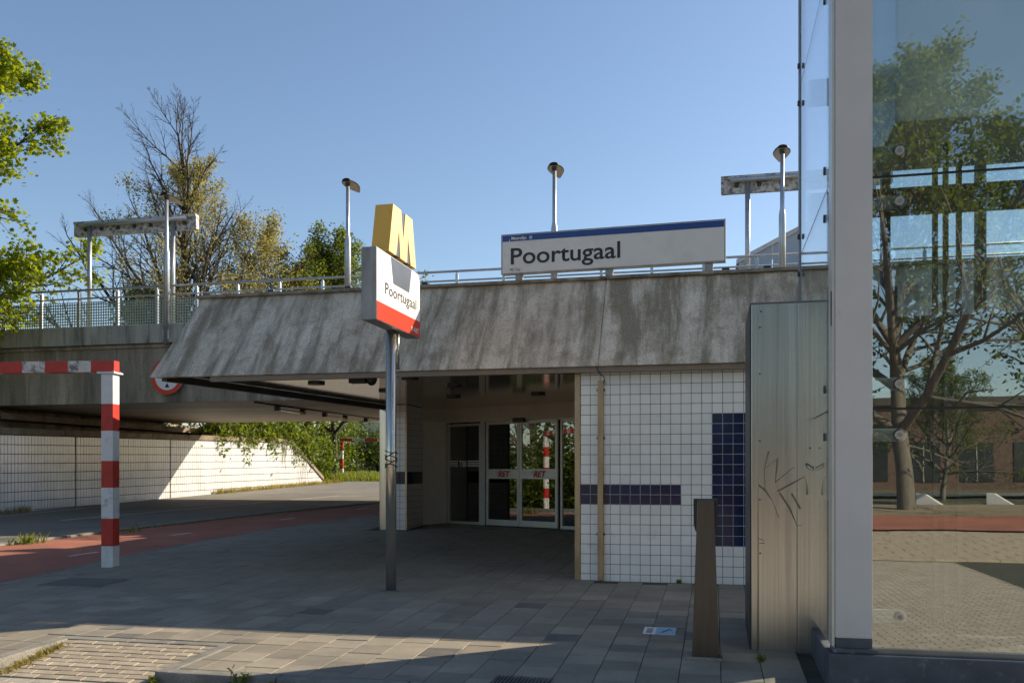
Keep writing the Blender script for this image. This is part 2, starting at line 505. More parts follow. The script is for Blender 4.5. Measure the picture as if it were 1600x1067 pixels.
def text(name, body, m, parent, mw, height=None, width=None, extrude=0.002, shear=0.0, bold=0.0, spacing=1.0, mirror=False):
    """flat lettering as a mesh; mw: matrix with X along the line, Y up, Z out of the surface; origin = lower left of the text"""
    cu = bpy.data.curves.new(name, 'FONT')
    cu.body = body
    cu.size = 1.0
    cu.extrude = 0.0
    cu.shear = shear
    cu.offset = bold
    cu.space_character = spacing
    cu.resolution_u = 4
    tmp = bpy.data.objects.new('tmp_text', cu)
    col.objects.link(tmp)
    dg = bpy.context.evaluated_depsgraph_get()
    dg.update()
    me = bpy.data.meshes.new_from_object(tmp.evaluated_get(dg))
    col.objects.unlink(tmp)
    bpy.data.objects.remove(tmp)
    me.name = name
    n = len(me.vertices)
    co = np.empty(n * 3)
    me.vertices.foreach_get('co', co)
    co = co.reshape(-1, 3)
    co[:, 0] -= co[:, 0].min()
    w = co[:, 0].max()
    sy = height / 0.72 if height else (width / w)
    sx = width / w if width else sy
    co[:, 0] *= sx
    co[:, 1] *= sy
    if mirror:
        co[:, 0] = w * sx - co[:, 0]
    co[:, 2] = extrude
    me.vertices.foreach_set('co', co.ravel())
    me.materials.clear()
    me.transform(mw)
    me.update()
    return link(name, me, m, parent)

def stroke(name, pts, w, m, parent, normal, lift=0.002):
    """flat brush strokes on a surface: list of polylines"""
    V, F = [], []
    nrm = Vector(normal)
    for line in pts:
        line = [Vector(p) for p in line]
        base = len(V)
        for i, p in enumerate(line):
            d = (line[min(i + 1, len(line) - 1)] - line[max(i - 1, 0)]).normalized()
            s = d.cross(nrm).normalized() * (w * (0.6 + 0.5 * math.sin(1.7 * i + 0.6)) * 0.5)
            V += [p + s + nrm * lift, p - s + nrm * lift]
        for i in range(len(line) - 1):
            F.append((base + 2 * i, base + 2 * i + 1, base + 2 * i + 3, base + 2 * i + 2))
    return mesh(name, V, F, m, parent)

def copy_to(o, parent, loc=None, rot=None, scale=None):
    c = o.copy()
    col.objects.link(c)
    c.parent = parent
    if loc is not None: c.location = loc
    if rot is not None: c.rotation_euler = rot
    if scale is not None: c.scale = scale
    return c

def piece_mesh(name, sx, sy, h, ch, m):
    """a paving stone / tile: box with a chamfered top, origin at the centre of its top face"""
    a, b = sx / 2, sy / 2
    V = [(-a, -b, -h), (a, -b, -h), (a, b, -h), (-a, b, -h),
         (-a, -b, -ch), (a, -b, -ch), (a, b, -ch), (-a, b, -ch),
         (-a + ch, -b + ch, 0), (a - ch, -b + ch, 0), (a - ch, b - ch, 0), (-a + ch, b - ch, 0)]
    F = [(8, 9, 10, 11)]
    for i in range(4):
        j = (i + 1) % 4
        F += [(i, j, 4 + j, 4 + i), (4 + i, 4 + j, 8 + j, 8 + i)]
    me = bpy.data.meshes.new(name)
    me.from_pydata(V, [], F)
    me.update()
    me.materials.append(M[m])
    return me, V, F

# ------------------------------------------------------------------ ground
SL = 0.03
def g(Y):
    if Y >= 0:
        return SL * min(Y, 80.0)
    if Y > -6:
        return 0.0
    return 0.045 * min(-6 - Y, 14.0)

def lerp(pts, y):
    if y <= pts[0][0]:
        (y0, x0), (y1, x1) = pts[0], pts[1]
    elif y >= pts[-1][0]:
        (y0, x0), (y1, x1) = pts[-2], pts[-1]
    else:
        for (y0, x0), (y1, x1) in zip(pts, pts[1:]):
            if y0 <= y <= y1:
                break
    return x0 + (x1 - x0) * (y - y0) / (y1 - y0)

def sheet(name, left, right, y0, y1, dz, m, step=1.0, parent=None):
    ys = sorted(set([y0, y1] + [y for y in (0.0, -6.0, -20.0, 80.0) if y0 < y < y1] + [p[0] for p in list(left) + list(right) if y0 < p[0] < y1] + [y0 + step * i for i in range(1, int((y1 - y0) / step) + 1) if y0 + step * i < y1]))
    V, F = [], []
    for y in ys:
        V += [(lerp(left, y), y, g(y) + dz), (lerp(right, y), y, g(y) + dz)]
    for i in range(len(ys) - 1):
        F.append((2 * i, 2 * i + 1, 2 * i + 3, 2 * i + 2))
    return mesh(name, V, F, m, parent)

def cst(x):
    return [(-5000.0, x), (5000.0, x)]

ground = sheet('ground', cst(-2500), cst(2500), -1800, 2500, -0.16, 'soil_grass', 400)
tag(ground, kind='structure')

BR = [(-30, -8.9), (4, -8.6), (9.5, -8.8), (12.6, -9.1), (16.7, -9.0), (21.0, -8.2), (30, -6.4), (42, -3.5)]
BL = [(-30, -12.6), (9, -12.6), (13.5, -12.3), (16.5, -11.95), (20.6, -11.25), (25.3, -9.9), (31, -8.4), (42, -5.4)]
def wall_x(y):
    return -18.8 + 0.04 * (y - 23)
WX = [(-60, -19.6), (8, -19.4), (60, wall_x(60))]
road = sheet('road', WX, [(y, x - 0.14) for y, x in BL], -60, 42.3, -0.075, 'asphalt', 2)
tag(road, kind='structure')
cross = sheet('road', [(28, -8.0), (43, -4.9)], cst(30), 33, 42.0, -0.079, 'asphalt', 3)
tag(cross, kind='structure')
bike = sheet('bike_path', [(y, x) for y, x in BL], BR, -11.2, 42.0, -0.025, 'red_asphalt', 1)
tag(bike, kind='structure')
bike2 = sheet('bike_path', cst(-12.6), cst(45), -15.2, -11.3, -0.021, 'red_asphalt', 1)
tag(bike2, kind='structure')
dirt = sheet('footpath', cst(-12), cst(45), -19.5, -15.3, -0.03, 'path_dirt', 1)
tag(dirt, kind='structure')
street2 = sheet('road', cst(-60), cst(60), -36, -30, -0.03, 'asphalt', 3)
tag(street2, kind='structure')
street = sheet('street', [(y, x + 0.02) for y, x in BR], cst(45), -11.2, 6.04, -0.100, 'joint_sand', 1)
tag(street, kind='structure')
pave_bed = sheet('pavement', [(y, x + 0.12) for y, x in BR], cst(6.0), 7.0, 30, -0.008, 'joint_sand', 1)
tag(pave_bed, kind='structure')
sheet('bedding', [(y, x + 0.12) for y, x in BR], cst(-5.62), 6.16, 7.0, -0.008, 'joint_sand', 1, pave_bed)
sheet('bedding', cst(-4.14), cst(6.0), 6.16, 7.0, -0.008, 'joint_sand', 1, pave_bed)

rng = random.Random(5)
# dash markings on the bike path and the line of the road
def ground_quad(name, pts, dz, m, parent):
    return mesh(name, [(x, y, g(y) + dz) for x, y in pts], [tuple(range(len(pts)))], m, parent)
for (x, y) in ((-10.02, 12.65), (-10.35, 15.9), (-9.95, 19.6), (-9.5, 23.2), (-8.7, 27.0)):
    ground_quad('lane_marking', [(x - 0.05, y - 0.3), (x + 0.05, y - 0.3), (x + 0.13, y + 0.3), (x + 0.03, y + 0.3)], -0.020, 'road_paint', bike)
ground_quad('lane_marking', [(-15.7, 19.0), (-15.58, 19.0), (-13.0, 30.0), (-13.12, 30.0)], -0.070, 'road_paint', road)
ground_quad('lane_marking', [(-18.4, 16), (-18.3, 16), (-18.0, 23), (-18.1, 23)], -0.070, 'road_paint', road)

# kerb between road and bike path, one stone after another
def kerb_run(pts, w, h, dz, parent, length=1.0, mname='kerb_stone'):
    y, ye = pts[0][0], pts[-1][0]
    while y < ye - 0.2:
        y2 = min(y + length, ye)
        a, b = lerp(pts, y), lerp(pts, y2)
        e = 0.006
        V = []
        for z in (-h, 0):
            for xx, yy in ((a - w, y + e), (a, y + e), (b, y2 - e), (b - w, y2 - e)):
                V.append((xx, yy, g(yy) + dz + z + (rng.uniform(-.003, .003) if z == 0 else 0)))
        hexa('kerb_stone', V, mname, parent, 0.012, 1)
        y = y2
kerb_run([(y, x - 0.004) for y, x in BL if 9 <= y <= 42], 0.13, 0.15, 0.015, road)
kerb_run([(y, x + 0.116) for y, x in BR if 9 <= y <= 31], 0.1, 0.15, 0.002, pave_bed)

# front kerb along the forecourt, dropped at the ramp
kx = [-8.55, -7.6, -6.6, -5.62]
for a, b in zip(kx, kx[1:]):
    hexa('kerb_stone', [(a + .006, 6.02, g(6) - .17), (b - .006, 6.02, g(6) - .17), (b - .006, 6.155, g(6) - .17), (a + .006, 6.155, g(6) - .17),
                        (a + .006, 6.03, g(6) + .005), (b - .006, 6.03, g(6) + .005), (b - .006, 6.155, g(6.15) + .005), (a + .006, 6.155, g(6.15) + .005)], 'kerb_stone', pave_bed, 0.015, 2)
x = -4.14
while x < 1.0:
    b = x + 1.0
    hexa('kerb_stone', [(x + .006, 6.02, g(6) - .17), (b - .006, 6.02, g(6) - .17), (b - .006, 6.155, g(6) - .17), (x + .006, 6.155, g(6) - .17),
                        (x + .006, 6.03, g(6) + .004), (b - .006, 6.03, g(6) + .004), (b - .006, 6.155, g(6.15) + .004), (x + .006, 6.155, g(6.15) + .004)], 'kerb_stone', pave_bed, 0.015, 2)
    x = b
# slanting side kerbs of the ramp
for xa in (-5.62, -4.14):
    s = -1 if xa < -5 else 1
    hexa('kerb_stone', [(xa, 6.02, g(6) - .17), (xa + s * .12, 6.02, g(6) - .17), (xa + s * .12, 6.93, g(7) - .17), (xa, 6.93, g(7) - .17),
                        (xa, 6.03, g(6) + .006), (xa + s * .12, 6.03, g(6) + .006), (xa + s * .12, 6.93, g(6.93) + .006), (xa, 6.93, g(6.93) + .006)], 'kerb_stone', pave_bed, 0.015, 2)

for a in (-5.74, -5.02, -4.62):
    b = {-5.74: -5.02, -5.02: -4.62, -4.62: -4.02}[a]
    box('kerb_stone', a + .004, b - .004, 6.928, 7.056, .06, g(7) - .001, 'kerb_stone', pave_bed, .006)
# paving stones
pitch = 0.3
pm, pV, pF = piece_mesh('paver', pitch - .006, pitch - .006, 0.03, 0.002, 'paver')
pmd, _, _ = piece_mesh('paver', pitch - .006, pitch - .006, 0.03, 0.002, 'paver_dark')
spots = []
TOWER = (0.74, 3.2, 6.47, 9.05)
def on_door_side(x, y):
    return y < 17.4 + (-2.57 - x) * 0.503 + 0.02
cols = int((2.9 + 9.4) / pitch)
for ci in range(cols):
    xc = -9.25 + ci * pitch + pitch / 2
    yy = 6.162 + (0.5 * pitch if ci % 2 else 0.0)
    if ci % 2:
        spots.append((xc, 6.162 + pitch * 0.25, 0.5))
    while yy + pitch < (29.5 if xc < -6.9 else 19.1):
        spots.append((xc, yy + pitch / 2, 1.0))
        yy += pitch
keep = []
edge_cut = set()
for ci in range(cols):
    if ci % 2 and -5.9 < -9.25 + (ci + .5) * pitch < -3.86:
        spots.append((-9.25 + (ci + .5) * pitch, 7.137 + 1e-3 + .004, .5))
for xc, yc, f in spots:
    edge_x = max(lerp(BR, yc - .15), lerp(BR, yc + .15)) + .125
    if xc + .12 < edge_x: continue
    if xc - .15 < edge_x: edge_cut.add((xc, yc))
    if -5.9 < xc < -3.86 and yc < 7.138: continue
    if xc > -1.6 and yc > 11.1: continue
    if xc < -6.0 and yc > 17.1 and xc > -6.8: continue
    if xc > -6.85 and not on_door_side(xc, yc): continue
    if TOWER[0] - .16 < xc < TOWER[1] and TOWER[2] - .16 < yc < TOWER[3]: continue
    if xc > 0.7 and yc > 8.6: continue
    if xc > 1.3: continue
    zc = 0.22 * xc * -1 + 0.9755 * yc
    px = 800 + 1400 * (0.9755 * xc + 0.22 * yc) / zc
    keep.append((zc, px, xc, yc, f))
keep.sort()
near = [k for k in keep if -60 < k[1] < 1330 and (k[2], k[3]) not in edge_cut][:300]
near_set = set(near)
PV, PF = [], []
for k in keep:
    zc, px, xc, yc, f = k
    tx, ty = rng.uniform(-.004, .004), rng.uniform(-.005, .005)
    dz = rng.uniform(-.0025, .0025)
    if k in near_set:
        dk = rng.random() < (0.22 if (math.sin(xc * 1.7 + 2) * math.sin(yc * 1.3 + xc * .6) > .62) else 0.03)
        o = link('paver', pmd if dk else pm, None, pave_bed)
        o.location = (xc, yc, g(yc) + dz)
        o.rotation_euler = (math.atan(SL) + tx, ty, 0)
        o.scale = (1, f if f == 1 else 0.49, 1)
    else:
        n = len(PV)
        rm = Matrix.Translation((xc, yc, g(yc) + dz)) @ Matrix.Rotation(math.atan(SL) + tx, 4, 'X') @ Matrix.Rotation(ty, 4, 'Y')
        PV += [rm @ Vector((v[0], v[1] * (f if f == 1 else .49), v[2])) for v in pV]
        if (xc, yc) in edge_cut:
            for q in range(n, len(PV)):
                PV[q].x = max(PV[q].x, lerp(BR, PV[q].y) + .122)
        PF += [tuple(i + n for i in q) for q in pF]
for xf, wf in ((-5.847, .196), (-3.932, .158)):
    yf = 6.165
    while yf < 7.05:
        n = len(PV)
        PV += [Vector((xf + v[0] / .147 * wf / 2, yf + .148 + v[1] * .985, g(yf + .148 + v[1]) + v[2])) for v in pV]
        PF += [tuple(i + n for i in q) for q in pF]
        yf += .2965
far_pave = mesh('paving_stones', PV, PF, 'paver', pave_bed)
tag(far_pave, kind='stuff')

# ramp of small bricks and street bricks
bm_, bV, bF = piece_mesh('brick', 0.205, 0.082, 0.05, 0.004, 'ramp_brick')
ramp_bed = mesh('ramp_bed', [(-5.62, 6.02, g(6) - .108), (-4.14, 6.02, g(6) - .108), (-4.14, 6.94, g(7) - .02), (-5.62, 6.94, g(7) - .02)], [(0, 1, 2, 3)], 'joint_sand', pave_bed)
slope = math.atan2((g(6.93) - .004) - (g(6) - .094), 0.91)
for r_ in range(10):
    yy = 6.066 + r_ * 0.0905
    z = g(6) - .094 + (yy - 6.02) * math.tan(slope)
    for c_ in range(8):
        xx = -5.62 + 0.105 + c_ * 0.21 - (0.105 if r_ % 2 else 0)
        if xx < -5.6: xx = -5.57
        if xx > -4.2: xx = -4.2
        o = link('brick', bm_, None, pave_bed)
        o.location = (xx, yy, z + rng.uniform(-.002, .002))
        o.rotation_euler = (slope, rng.uniform(-.01, .01), rng.uniform(-.01, .01))
        if xx in (-5.57, -4.2): o.scale = (0.5, 1, 1)
sbm, sV, sF = piece_mesh('brick', 0.205, 0.098, 0.05, 0.004, 'street_brick')
placed = 0
SV, SF = [], []
for r_ in range(118):
    yy = 5.94 - r_ * 0.103
    for c_ in range(62):
        xx = -8.4 + c_ * 0.21 + (0.105 if r_ % 2 else 0)
        if xx > 4.6 or yy < -6: continue
        if r_ < 9 and xx < -1.6 and placed < 290:
            o = link('brick', sbm, None, street)
            o.location = (xx, yy, g(yy) - .094 + rng.uniform(-.003, .003))
            o.rotation_euler = (math.atan(SL) + rng.uniform(-.01, .01), rng.uniform(-.012, .012), rng.uniform(-.01, .01))
            placed += 1
        else:
            n = len(SV)
            SV += [(v[0] + xx, v[1] + yy, v[2] + g(yy + v[1]) - .094) for v in sV]
            SF += [tuple(i + n for i in q) for q in sF]
tag(mesh('street_bricks', SV, SF, 'street_brick', street), kind='stuff')
# large slabs behind, seen in the glass
SV, SF = [], []
for r_ in range(13):
    for c_ in range(70):
        yy, xx = -6.3 - r_ * 0.4, -8 + c_ * 0.6 + (0.3 if r_ % 2 else 0)
        n = len(SV)
        SV += [(xx + v[0] * 2.88, yy + v[1] * 3.95, v[2] + g(yy + v[1] * 3.95) - .06) for v in sV]
        SF += [tuple(i + n for i in q) for q in sF]
tag(mesh('paving_slabs', SV, SF, 'ramp_brick', street), kind='stuff')

# drain grate, plate, floor plate
gt = thing('drain_grate', 'small dark steel drain grate set in the forecourt paving near the kerb', 'grate', loc=(-1.35, 6.3, g(6.3)))
box('frame', -.21, .21, -.13, .13, -.03, .004, 'dark_steel', gt)
for i in range(15):
    box('bar', -.19 + i * .0265, -.19 + i * .0265 + .012, -.11, .11, .004, .014, 'mid_steel', gt)
pl = thing('manhole_cover', 'dark rectangular cover set in the paving beside the striped post', 'manhole cover', loc=(-7.75, 9.85, g(9.85)), rz=0.02)
pl.rotation_euler = (math.atan(SL), 0, 0.02)
box('frame', -.46, .46, -.33, .33, -.02, .006, 'kerb_stone', pl, .003)
box('lid', -.43, .43, -.30, .30, .006, .011, 'paver_dark', pl)
st = thing('floor_plate', 'flat blue and white information plate lying on the grey paving', 'floor sign', loc=(-.48, 8.24, g(8.24)))
st.rotation_euler = (math.atan(SL), 0, 0)
box('plate', -.145, .145, -.15, .15, 0.002, .006, 'bright_white', st)
box('blue_field', -.035, .145, -.15, .15, .006, .0085, 'pale_ink', st)
stroke('print', [[(-.12 + .0 * i, -.1 + .045 * i, .006), (-.06, -.1 + .045 * i, .006)] for i in range(5)] + [[(.02, -.1, .009), (.09, .08, .009), (.11, -.02, .009)]], .018, 'ink', st, (0, 0, 1))

# ------------------------------------------------------------------ station building
stn = thing('station_building', 'low station entrance with slanted weathered concrete canopy over white tiled wall', 'station')
FB, FT = 11.0, 11.9
ZB, ZT = 2.995, 4.245
def fx(y):  # left end of the canopy
    return -7.64 + (y - FB) * 0.32
def fascia_piece(x0, x1, left_end=False):
    xt0 = -7.36 if left_end else x0
    V = [(x0, FB, ZB), (x1, FB, ZB), (x1, FT, ZT), (xt0, FT, ZT), (x0 + (.12 if left_end else 0), FB + .12, ZB), (x1, FB + .12, ZB), (x1, FT + .14, ZT), (xt0 + (.12 if left_end else 0), FT + .14, ZT)]
    F = [(0, 1, 2, 3), (7, 6, 5, 4), (0, 4, 5, 1), (1, 5, 6, 2), (2, 6, 7, 3), (3, 7, 4, 0)]
    return solid('fascia_panel', V, F, 'weathered_concrete', stn, 0.008, 1)
fascia_piece(-7.64, -1.397, True)
fascia_piece(-1.392, 6.0)
# cap
solid('fascia_cap', *prism([(-7.44, FT - .06, ZT - .005), (-7.44, FT + .32, ZT - .005), (-7.44, FT + .32, ZT + .055), (-7.44, FT - .06, ZT + .04)], (0, 0, 0), (6.04, 0, 0)), 'cap_concrete', stn, .01, 1)
solid('fascia_cap', *prism([(-1.392, FT - .06, ZT), (-1.392, FT + .32, ZT), (-1.392, FT + .32, ZT + .06), (-1.392, FT - .06, ZT + .045)], (0, 0, 0), (7.4, 0, 0)), 'cap_concrete', stn, .01, 1)
solid('roof', *prism([(-7.28, FB + .32, 3.13), (6.0, FB + .32, 3.13), (6.0, 20.9, 3.13), (-6.3, 20.9, 3.13), (-6.5, 17.3, 3.13)], (0, 0, 0), (0, 0, .12)), 'cap_concrete', stn)
box('upper_block', -1.6, 6.0, 14.0, 20.9, 3.26, 4.0, 'cap_concrete', stn)
for xx in (-6.35, -5.15, -4.0, .1, .62):
    box('cap_clip', xx, xx + .1, FT + .06, FT + .16, ZT + .05, ZT + .10, 'black_plastic', stn, .015)
# lip under the fascia and edge beams
box('lip_beam', -6.72, 6.0, FB + .04, FB + .13, 2.925, ZB - .003, 'brown_trim', stn)
solid('edge_beam', *prism([(-7.5, FB + .10, 2.95), (-7.42, FB + .10, 2.95), (-6.52, 17.28, 2.95), (-6.60, 17.28, 2.95)], (0, 0, 0), (0, 0, .10)), 'dark_trim', stn)
# metal soffit slats (run along X)
SZ = 3.055
sof = mesh('soffit', [(-7.4, FB + .12, SZ + .06), (6, FB + .12, SZ + .06), (6, 20.5, SZ + .06), (-6.2, 20.5, SZ + .06)], [(0, 3, 2, 1)], 'dark_trim', stn)
yy = FB + .14
while yy < 19.2:
    xl = -7.42 + (yy - FB - .1) * (0.9 / 6.1)
    V = boxv(max(xl, -7.4) + .05, -1.72 if yy < 17.3 else -2.4, yy, yy + .122, SZ, SZ + .03)
    hexa('slat', V, 'soffit_metal', sof)
    yy += .13

# tiled front wall
TP = 0.1245
tw = box('tile_wall', -1.645, 3.4, 11.207, 11.42, 0.2, 3.04, 'grout', stn)
pgr = None
tmw, tV, tF = piece_mesh('tile', TP - .006, TP - .006, 0.012, 0.0015, 'white_tile')
tmn, _, _ = piece_mesh('tile', TP - .006, TP - .006, 0.012, 0.0015, 'navy_tile')
RZ = 0.788 - 4 * TP
def navy(c, r):
    zz = RZ + (r + .5) * TP
    if c < 10 and 1.535 - 2 * TP < zz < 1.535: return True
    if 13 <= c and 0.788 < zz < 2.408: return True
    return False
# pale grout behind the navy tiles
box('pale_grout', -1.640, -1.640 + 10 * TP, 11.2035, 11.2069, 1.535 - 2 * TP, 1.535, 'pale_grout', stn)
box('pale_grout', -1.640 + 13 * TP, -1.640 + 20 * TP, 11.2035, 11.2069, .788, 2.408, 'pale_grout', stn)
nt_ = 0
WV, WF = [], []
for c in range(19):
    for r in range(22):
        X, Z = -1.640 + (c + .5) * TP, RZ + (r + .5) * TP
        nv = navy(c, r)
        if nt_ < 300 and c < 17 and 2 <= r < 21 and (nv or r > 2 or c < 12):
            o = link('tile', tmn if nv else tmw, None, tw)
            o.location = (X + rng.uniform(-.0006, .0006), 11.200 + rng.uniform(-.0006, .0006), Z)
            o.rotation_euler = (R(90) + rng.uniform(-.004, .004), 0, rng.uniform(-.004, .004))
            nt_ += 1
        else:
            WV.append((X, Z, nv))
for flag, nm, mm in ((False, 'wall_tiles', 'white_tile'), (True, 'navy_wall_tiles', 'navy_tile')):
    V, F = [], []
    for X, Z, nv in WV:
        if nv == flag:
            n = len(V)
            V += [(v[0] + X, 11.200 - v[2], v[1] + Z) for v in tV]
            F += [tuple(i + n for i in q) for q in tF]
    if V:
        tag(mesh(nm, V, F, mm, tw), kind='stuff')
box('corner_trim', -1.712, -1.642, 11.19, 11.30, 0.32, 2.99, 'bronze', stn, .004)
box('side_wall', -1.70, -1.62, 11.32, 17.6, 0.3, 3.05, 'header_panel', stn)
box('conduit', -1.418, -1.345, 11.145, 11.198, 0.34, 2.83, 'bronze', stn, .006)
for zz in (0.9, 1.5, 2.1, 2.7):
    box('conduit_clip', -1.432, -1.331, 11.175, 11.1985, zz, zz + .03, 'dark_steel', stn)
tube('cable', [(-1.41, 11.0, 2.99), (-1.405, 11.005, 2.96), (-1.37, 11.06, 2.90), (-1.335, 11.13, 2.87), (-1.332, 11.165, 2.80)], .006, 'black_plastic', stn, 6)

# pillar between road and entrance
pil = box('pillar', -6.49, -6.095, 17.265, 18.4, 0.3, 3.06, 'grout', stn)
V1, F1, V2, F2 = [], [], [], []
z0 = 1.535 + .03
for r in range(-9, 12):
    Z = z0 + (r + .5) * 0.1235
    nv = r in (-1, 0)
    for c in range(3):
        X = -6.485 + (c + .5) * .129
        (V, F) = (V2, F2) if nv else (V1, F1)
        n = len(V)
        V += [(v[0] * 1.03 + X, 17.258 - v[2], v[1] + Z) for v in tV]
        F += [tuple(i + n for i in q) for q in tF]
    for c in range(8):
        Y = 17.27 + (c + .5) * .129
        (V, F) = (V2, F2) if nv else (V1, F1)
        n = len(V)
        V += [(-6.087 + v[2], v[0] * 1.03 + Y, v[1] + Z) for v in tV]
        F += [tuple(i + n for i in q) for q in tF]
tag(mesh('pillar_tiles', V1, F1, 'white_tile', pil), kind='stuff')
tag(mesh('navy_pillar_tiles', V2, F2, 'navy_tile', pil), kind='stuff')
box('steel_edge', -6.66, -6.492, 17.235, 17.36, 0.45, 3.05, 'pole_steel', stn, .02)
box('corner_trim', -6.105, -6.070, 17.235, 17.262, 0.45, 3.05, 'bronze', stn)

# door wall (turned towards the street), local x along the wall from its left end
A, B = Vector((-5.73, 18.99, 0)), Vector((-2.5, 17.37, 0))
dw = (B - A).normalized()
dn = Vector((dw.y, -dw.x, 0))                # faces the forecourt
L = (B - A).length
def W(s, n, z):
    p = A + dw * s + dn * n
    return (p.x, p.y, z)
def wbox(name, s0, s1, n0, n1, z0, z1, m, parent, bev=0.0):
    return hexa(name, [W(s0, n0, z0), W(s1, n0, z0), W(s1, n1, z0), W(s0, n1, z0), W(s0, n0, z1), W(s1, n0, z1), W(s1, n1, z1), W(s0, n1, z1)], m, parent, bev)
DZ0, DZ1 = 0.56, 2.755
hexa('side_panel', [(-6.10, 18.32, .4), (-5.70, 18.955, .4), (-5.76, 19.05, .4), (-6.16, 18.45, .4), (-6.10, 18.32, 2.78), (-5.70, 18.955, 2.78), (-5.76, 19.05, 2.78), (-6.16, 18.45, 2.78)], 'white_panel', stn)
hexa('side_panel_head', [(-6.10, 18.30, 2.78), (-5.70, 18.93, 2.78), (-5.76, 19.05, 2.78), (-6.16, 18.45, 2.78), (-6.10, 18.30, 3.06), (-5.70, 18.93, 3.06), (-5.76, 19.05, 3.06), (-6.16, 18.45, 3.06)], 'header_panel', stn)
wbox('header', -.02, 1.62, .02, .12, DZ1, 3.06, 'header_panel', stn)
wbox('header', 1.626, L + .1, .02, .12, DZ1, 3.06, 'header_panel', stn)
wbox('threshold', -.05, L + .2, -.1, .14, .40, DZ0, 'dark_steel', stn)
def frame_panel(nm, s0, s1, n0, th, z0, z1, fw, rail=None, bottom=.06):
    f = wbox(nm, s0, s0 + fw, n0, n0 + th, z0, z1, 'aluminium_frame', stn, .004)
    wbox('stile', s1 - fw, s1, n0, n0 + th, z0, z1, 'aluminium_frame', f, .004)
    wbox('top_rail', s0 + fw, s1 - fw, n0 + .003, n0 + th - .003, z1 - fw, z1, 'aluminium_frame', f)
    wbox('bottom_rail', s0 + fw, s1 - fw, n0 + .003, n0 + th - .003, z0, z0 + bottom, 'aluminium_frame', f)
    if rail:
        wbox('mid_rail', s0 + fw, s1 - fw, n0 + .003, n0 + th - .003, rail[0], rail[1], 'aluminium_frame', f)
        wbox('pane', s0 + fw, s1 - fw, n0 + th * .4, n0 + th * .6, z0 + bottom, rail[0], 'door_glass', f)
        wbox('pane', s0 + fw, s1 - fw, n0 + th * .4, n0 + th * .6, rail[1], z1 - fw, 'door_glass', f)
    else:
        wbox('pane', s0 + fw, s1 - fw, n0 + th * .4, n0 + th * .6, z0 + bottom, z1 - fw, 'door_glass', f)
    return f
# positions along the wall, from where the sight lines meet it
S = dict(a=0.05, b=1.03, c=1.20, d=2.095, e=2.175, f=3.075, g=3.16)
box_sensor = wbox('door_sensor', 2.0, 2.28, .12, .2, 2.70, 2.79, 'black_plastic', stn, .01)
wbox('frame_post', -.02, .05, .0, .12, DZ0, DZ1, 'aluminium_frame', stn)
fp = frame_panel('fixed_panel', S['a'] + .01, S['b'], .02, .06, DZ0, DZ1 - .03, .05)
wbox('frame_post', S['b'] + .004, S['c'] - .03, -.02, .10, DZ0, DZ1, 'aluminium_frame', stn)
d1 = frame_panel('sliding_door', S['c'], S['d'], .05, .05, DZ0 + .01, DZ1 - .02, .055, (1.545, 1.745), .12)
d2 = frame_panel('sliding_door', S['e'] - .07, S['f'], .05, .05, DZ0 + .01, DZ1 - .02, .06, (1.545, 1.745), .12)
fp2 = frame_panel('fixed_panel', S['f'] + .03, S['f'] + .75, .0, .05, DZ0, DZ1 - .03, .05)
wbox('head_track', S['b'], L + .4, -.02, .055, DZ1 - .03, DZ1 + .03, 'aluminium_frame', stn)
for d_, s in ((d1, 1.55), (d2, 2.48)):
    text('lettering', 'RET', 'red_ink', d_, axes(W(s, .104, 1.585), dw, (0, 0, 1)), height=.125, width=.31, shear=.25, bold=.03)
    stroke('speed_lines', [[W(s - .03 - .02 * k, .105, 1.61 + .04 * k), W(s + .06, .105, 1.61 + .04 * k)] for k in range(3)], .012, 'red_ink', d_, dn)
text('lettering', 'RET', 'white_ink', fp, axes(W(.40, .062, 1.80), dw, (0, 0, 1)), height=.13, width=.2, bold=.02, mirror=True)
for k in range(3):
    z = 1.805 + k * .05
    wbox('stripe', .115, .36, .06, .064, z, z + .024, 'white_ink', fp)
    wbox('stripe', .64, .975, .06, .064, z, z + .024, 'white_ink', fp)
def scrawl(seed, s0, z0, w, h, n):
    r = random.Random(seed)
    out, s, z = [], s0, z0
    for i in range(n):
        pts = []
        for k in range(7):
            a = k / 6 * 2 * math.pi * r.uniform(.5, .95)
            pts.append(W(s0 + w * (i + .5) / n + math.cos(a) * w / n * .6, .0805, z0 + math.sin(a + i) * h * .5))
        out.append(pts)
    return out
stroke('scratched_tag', scrawl(3, 2.25, 2.38, .7, .22, 4) + scrawl(7, 2.25, 2.08, .5, .16, 4), .008, 'tag_ink', d2, dn)
stroke('scratched_tag', scrawl(5, 1.4, 2.2, .55, .25, 3), .007, 'tag_ink', d1, dn)

# hall behind the doors
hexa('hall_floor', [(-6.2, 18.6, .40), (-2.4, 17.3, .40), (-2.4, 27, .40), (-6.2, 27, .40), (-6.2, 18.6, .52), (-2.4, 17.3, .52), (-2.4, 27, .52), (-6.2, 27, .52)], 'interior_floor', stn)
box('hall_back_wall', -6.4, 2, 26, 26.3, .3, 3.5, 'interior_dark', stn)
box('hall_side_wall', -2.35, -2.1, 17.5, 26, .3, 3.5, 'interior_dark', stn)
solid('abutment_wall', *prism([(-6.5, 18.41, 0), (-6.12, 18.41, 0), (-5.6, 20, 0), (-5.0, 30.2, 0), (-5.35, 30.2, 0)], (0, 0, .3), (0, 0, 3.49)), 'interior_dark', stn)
wbox('notice_board', .45, .85, -1.4, -1.35, 1.2, 2.2, 'interior_dark', stn)

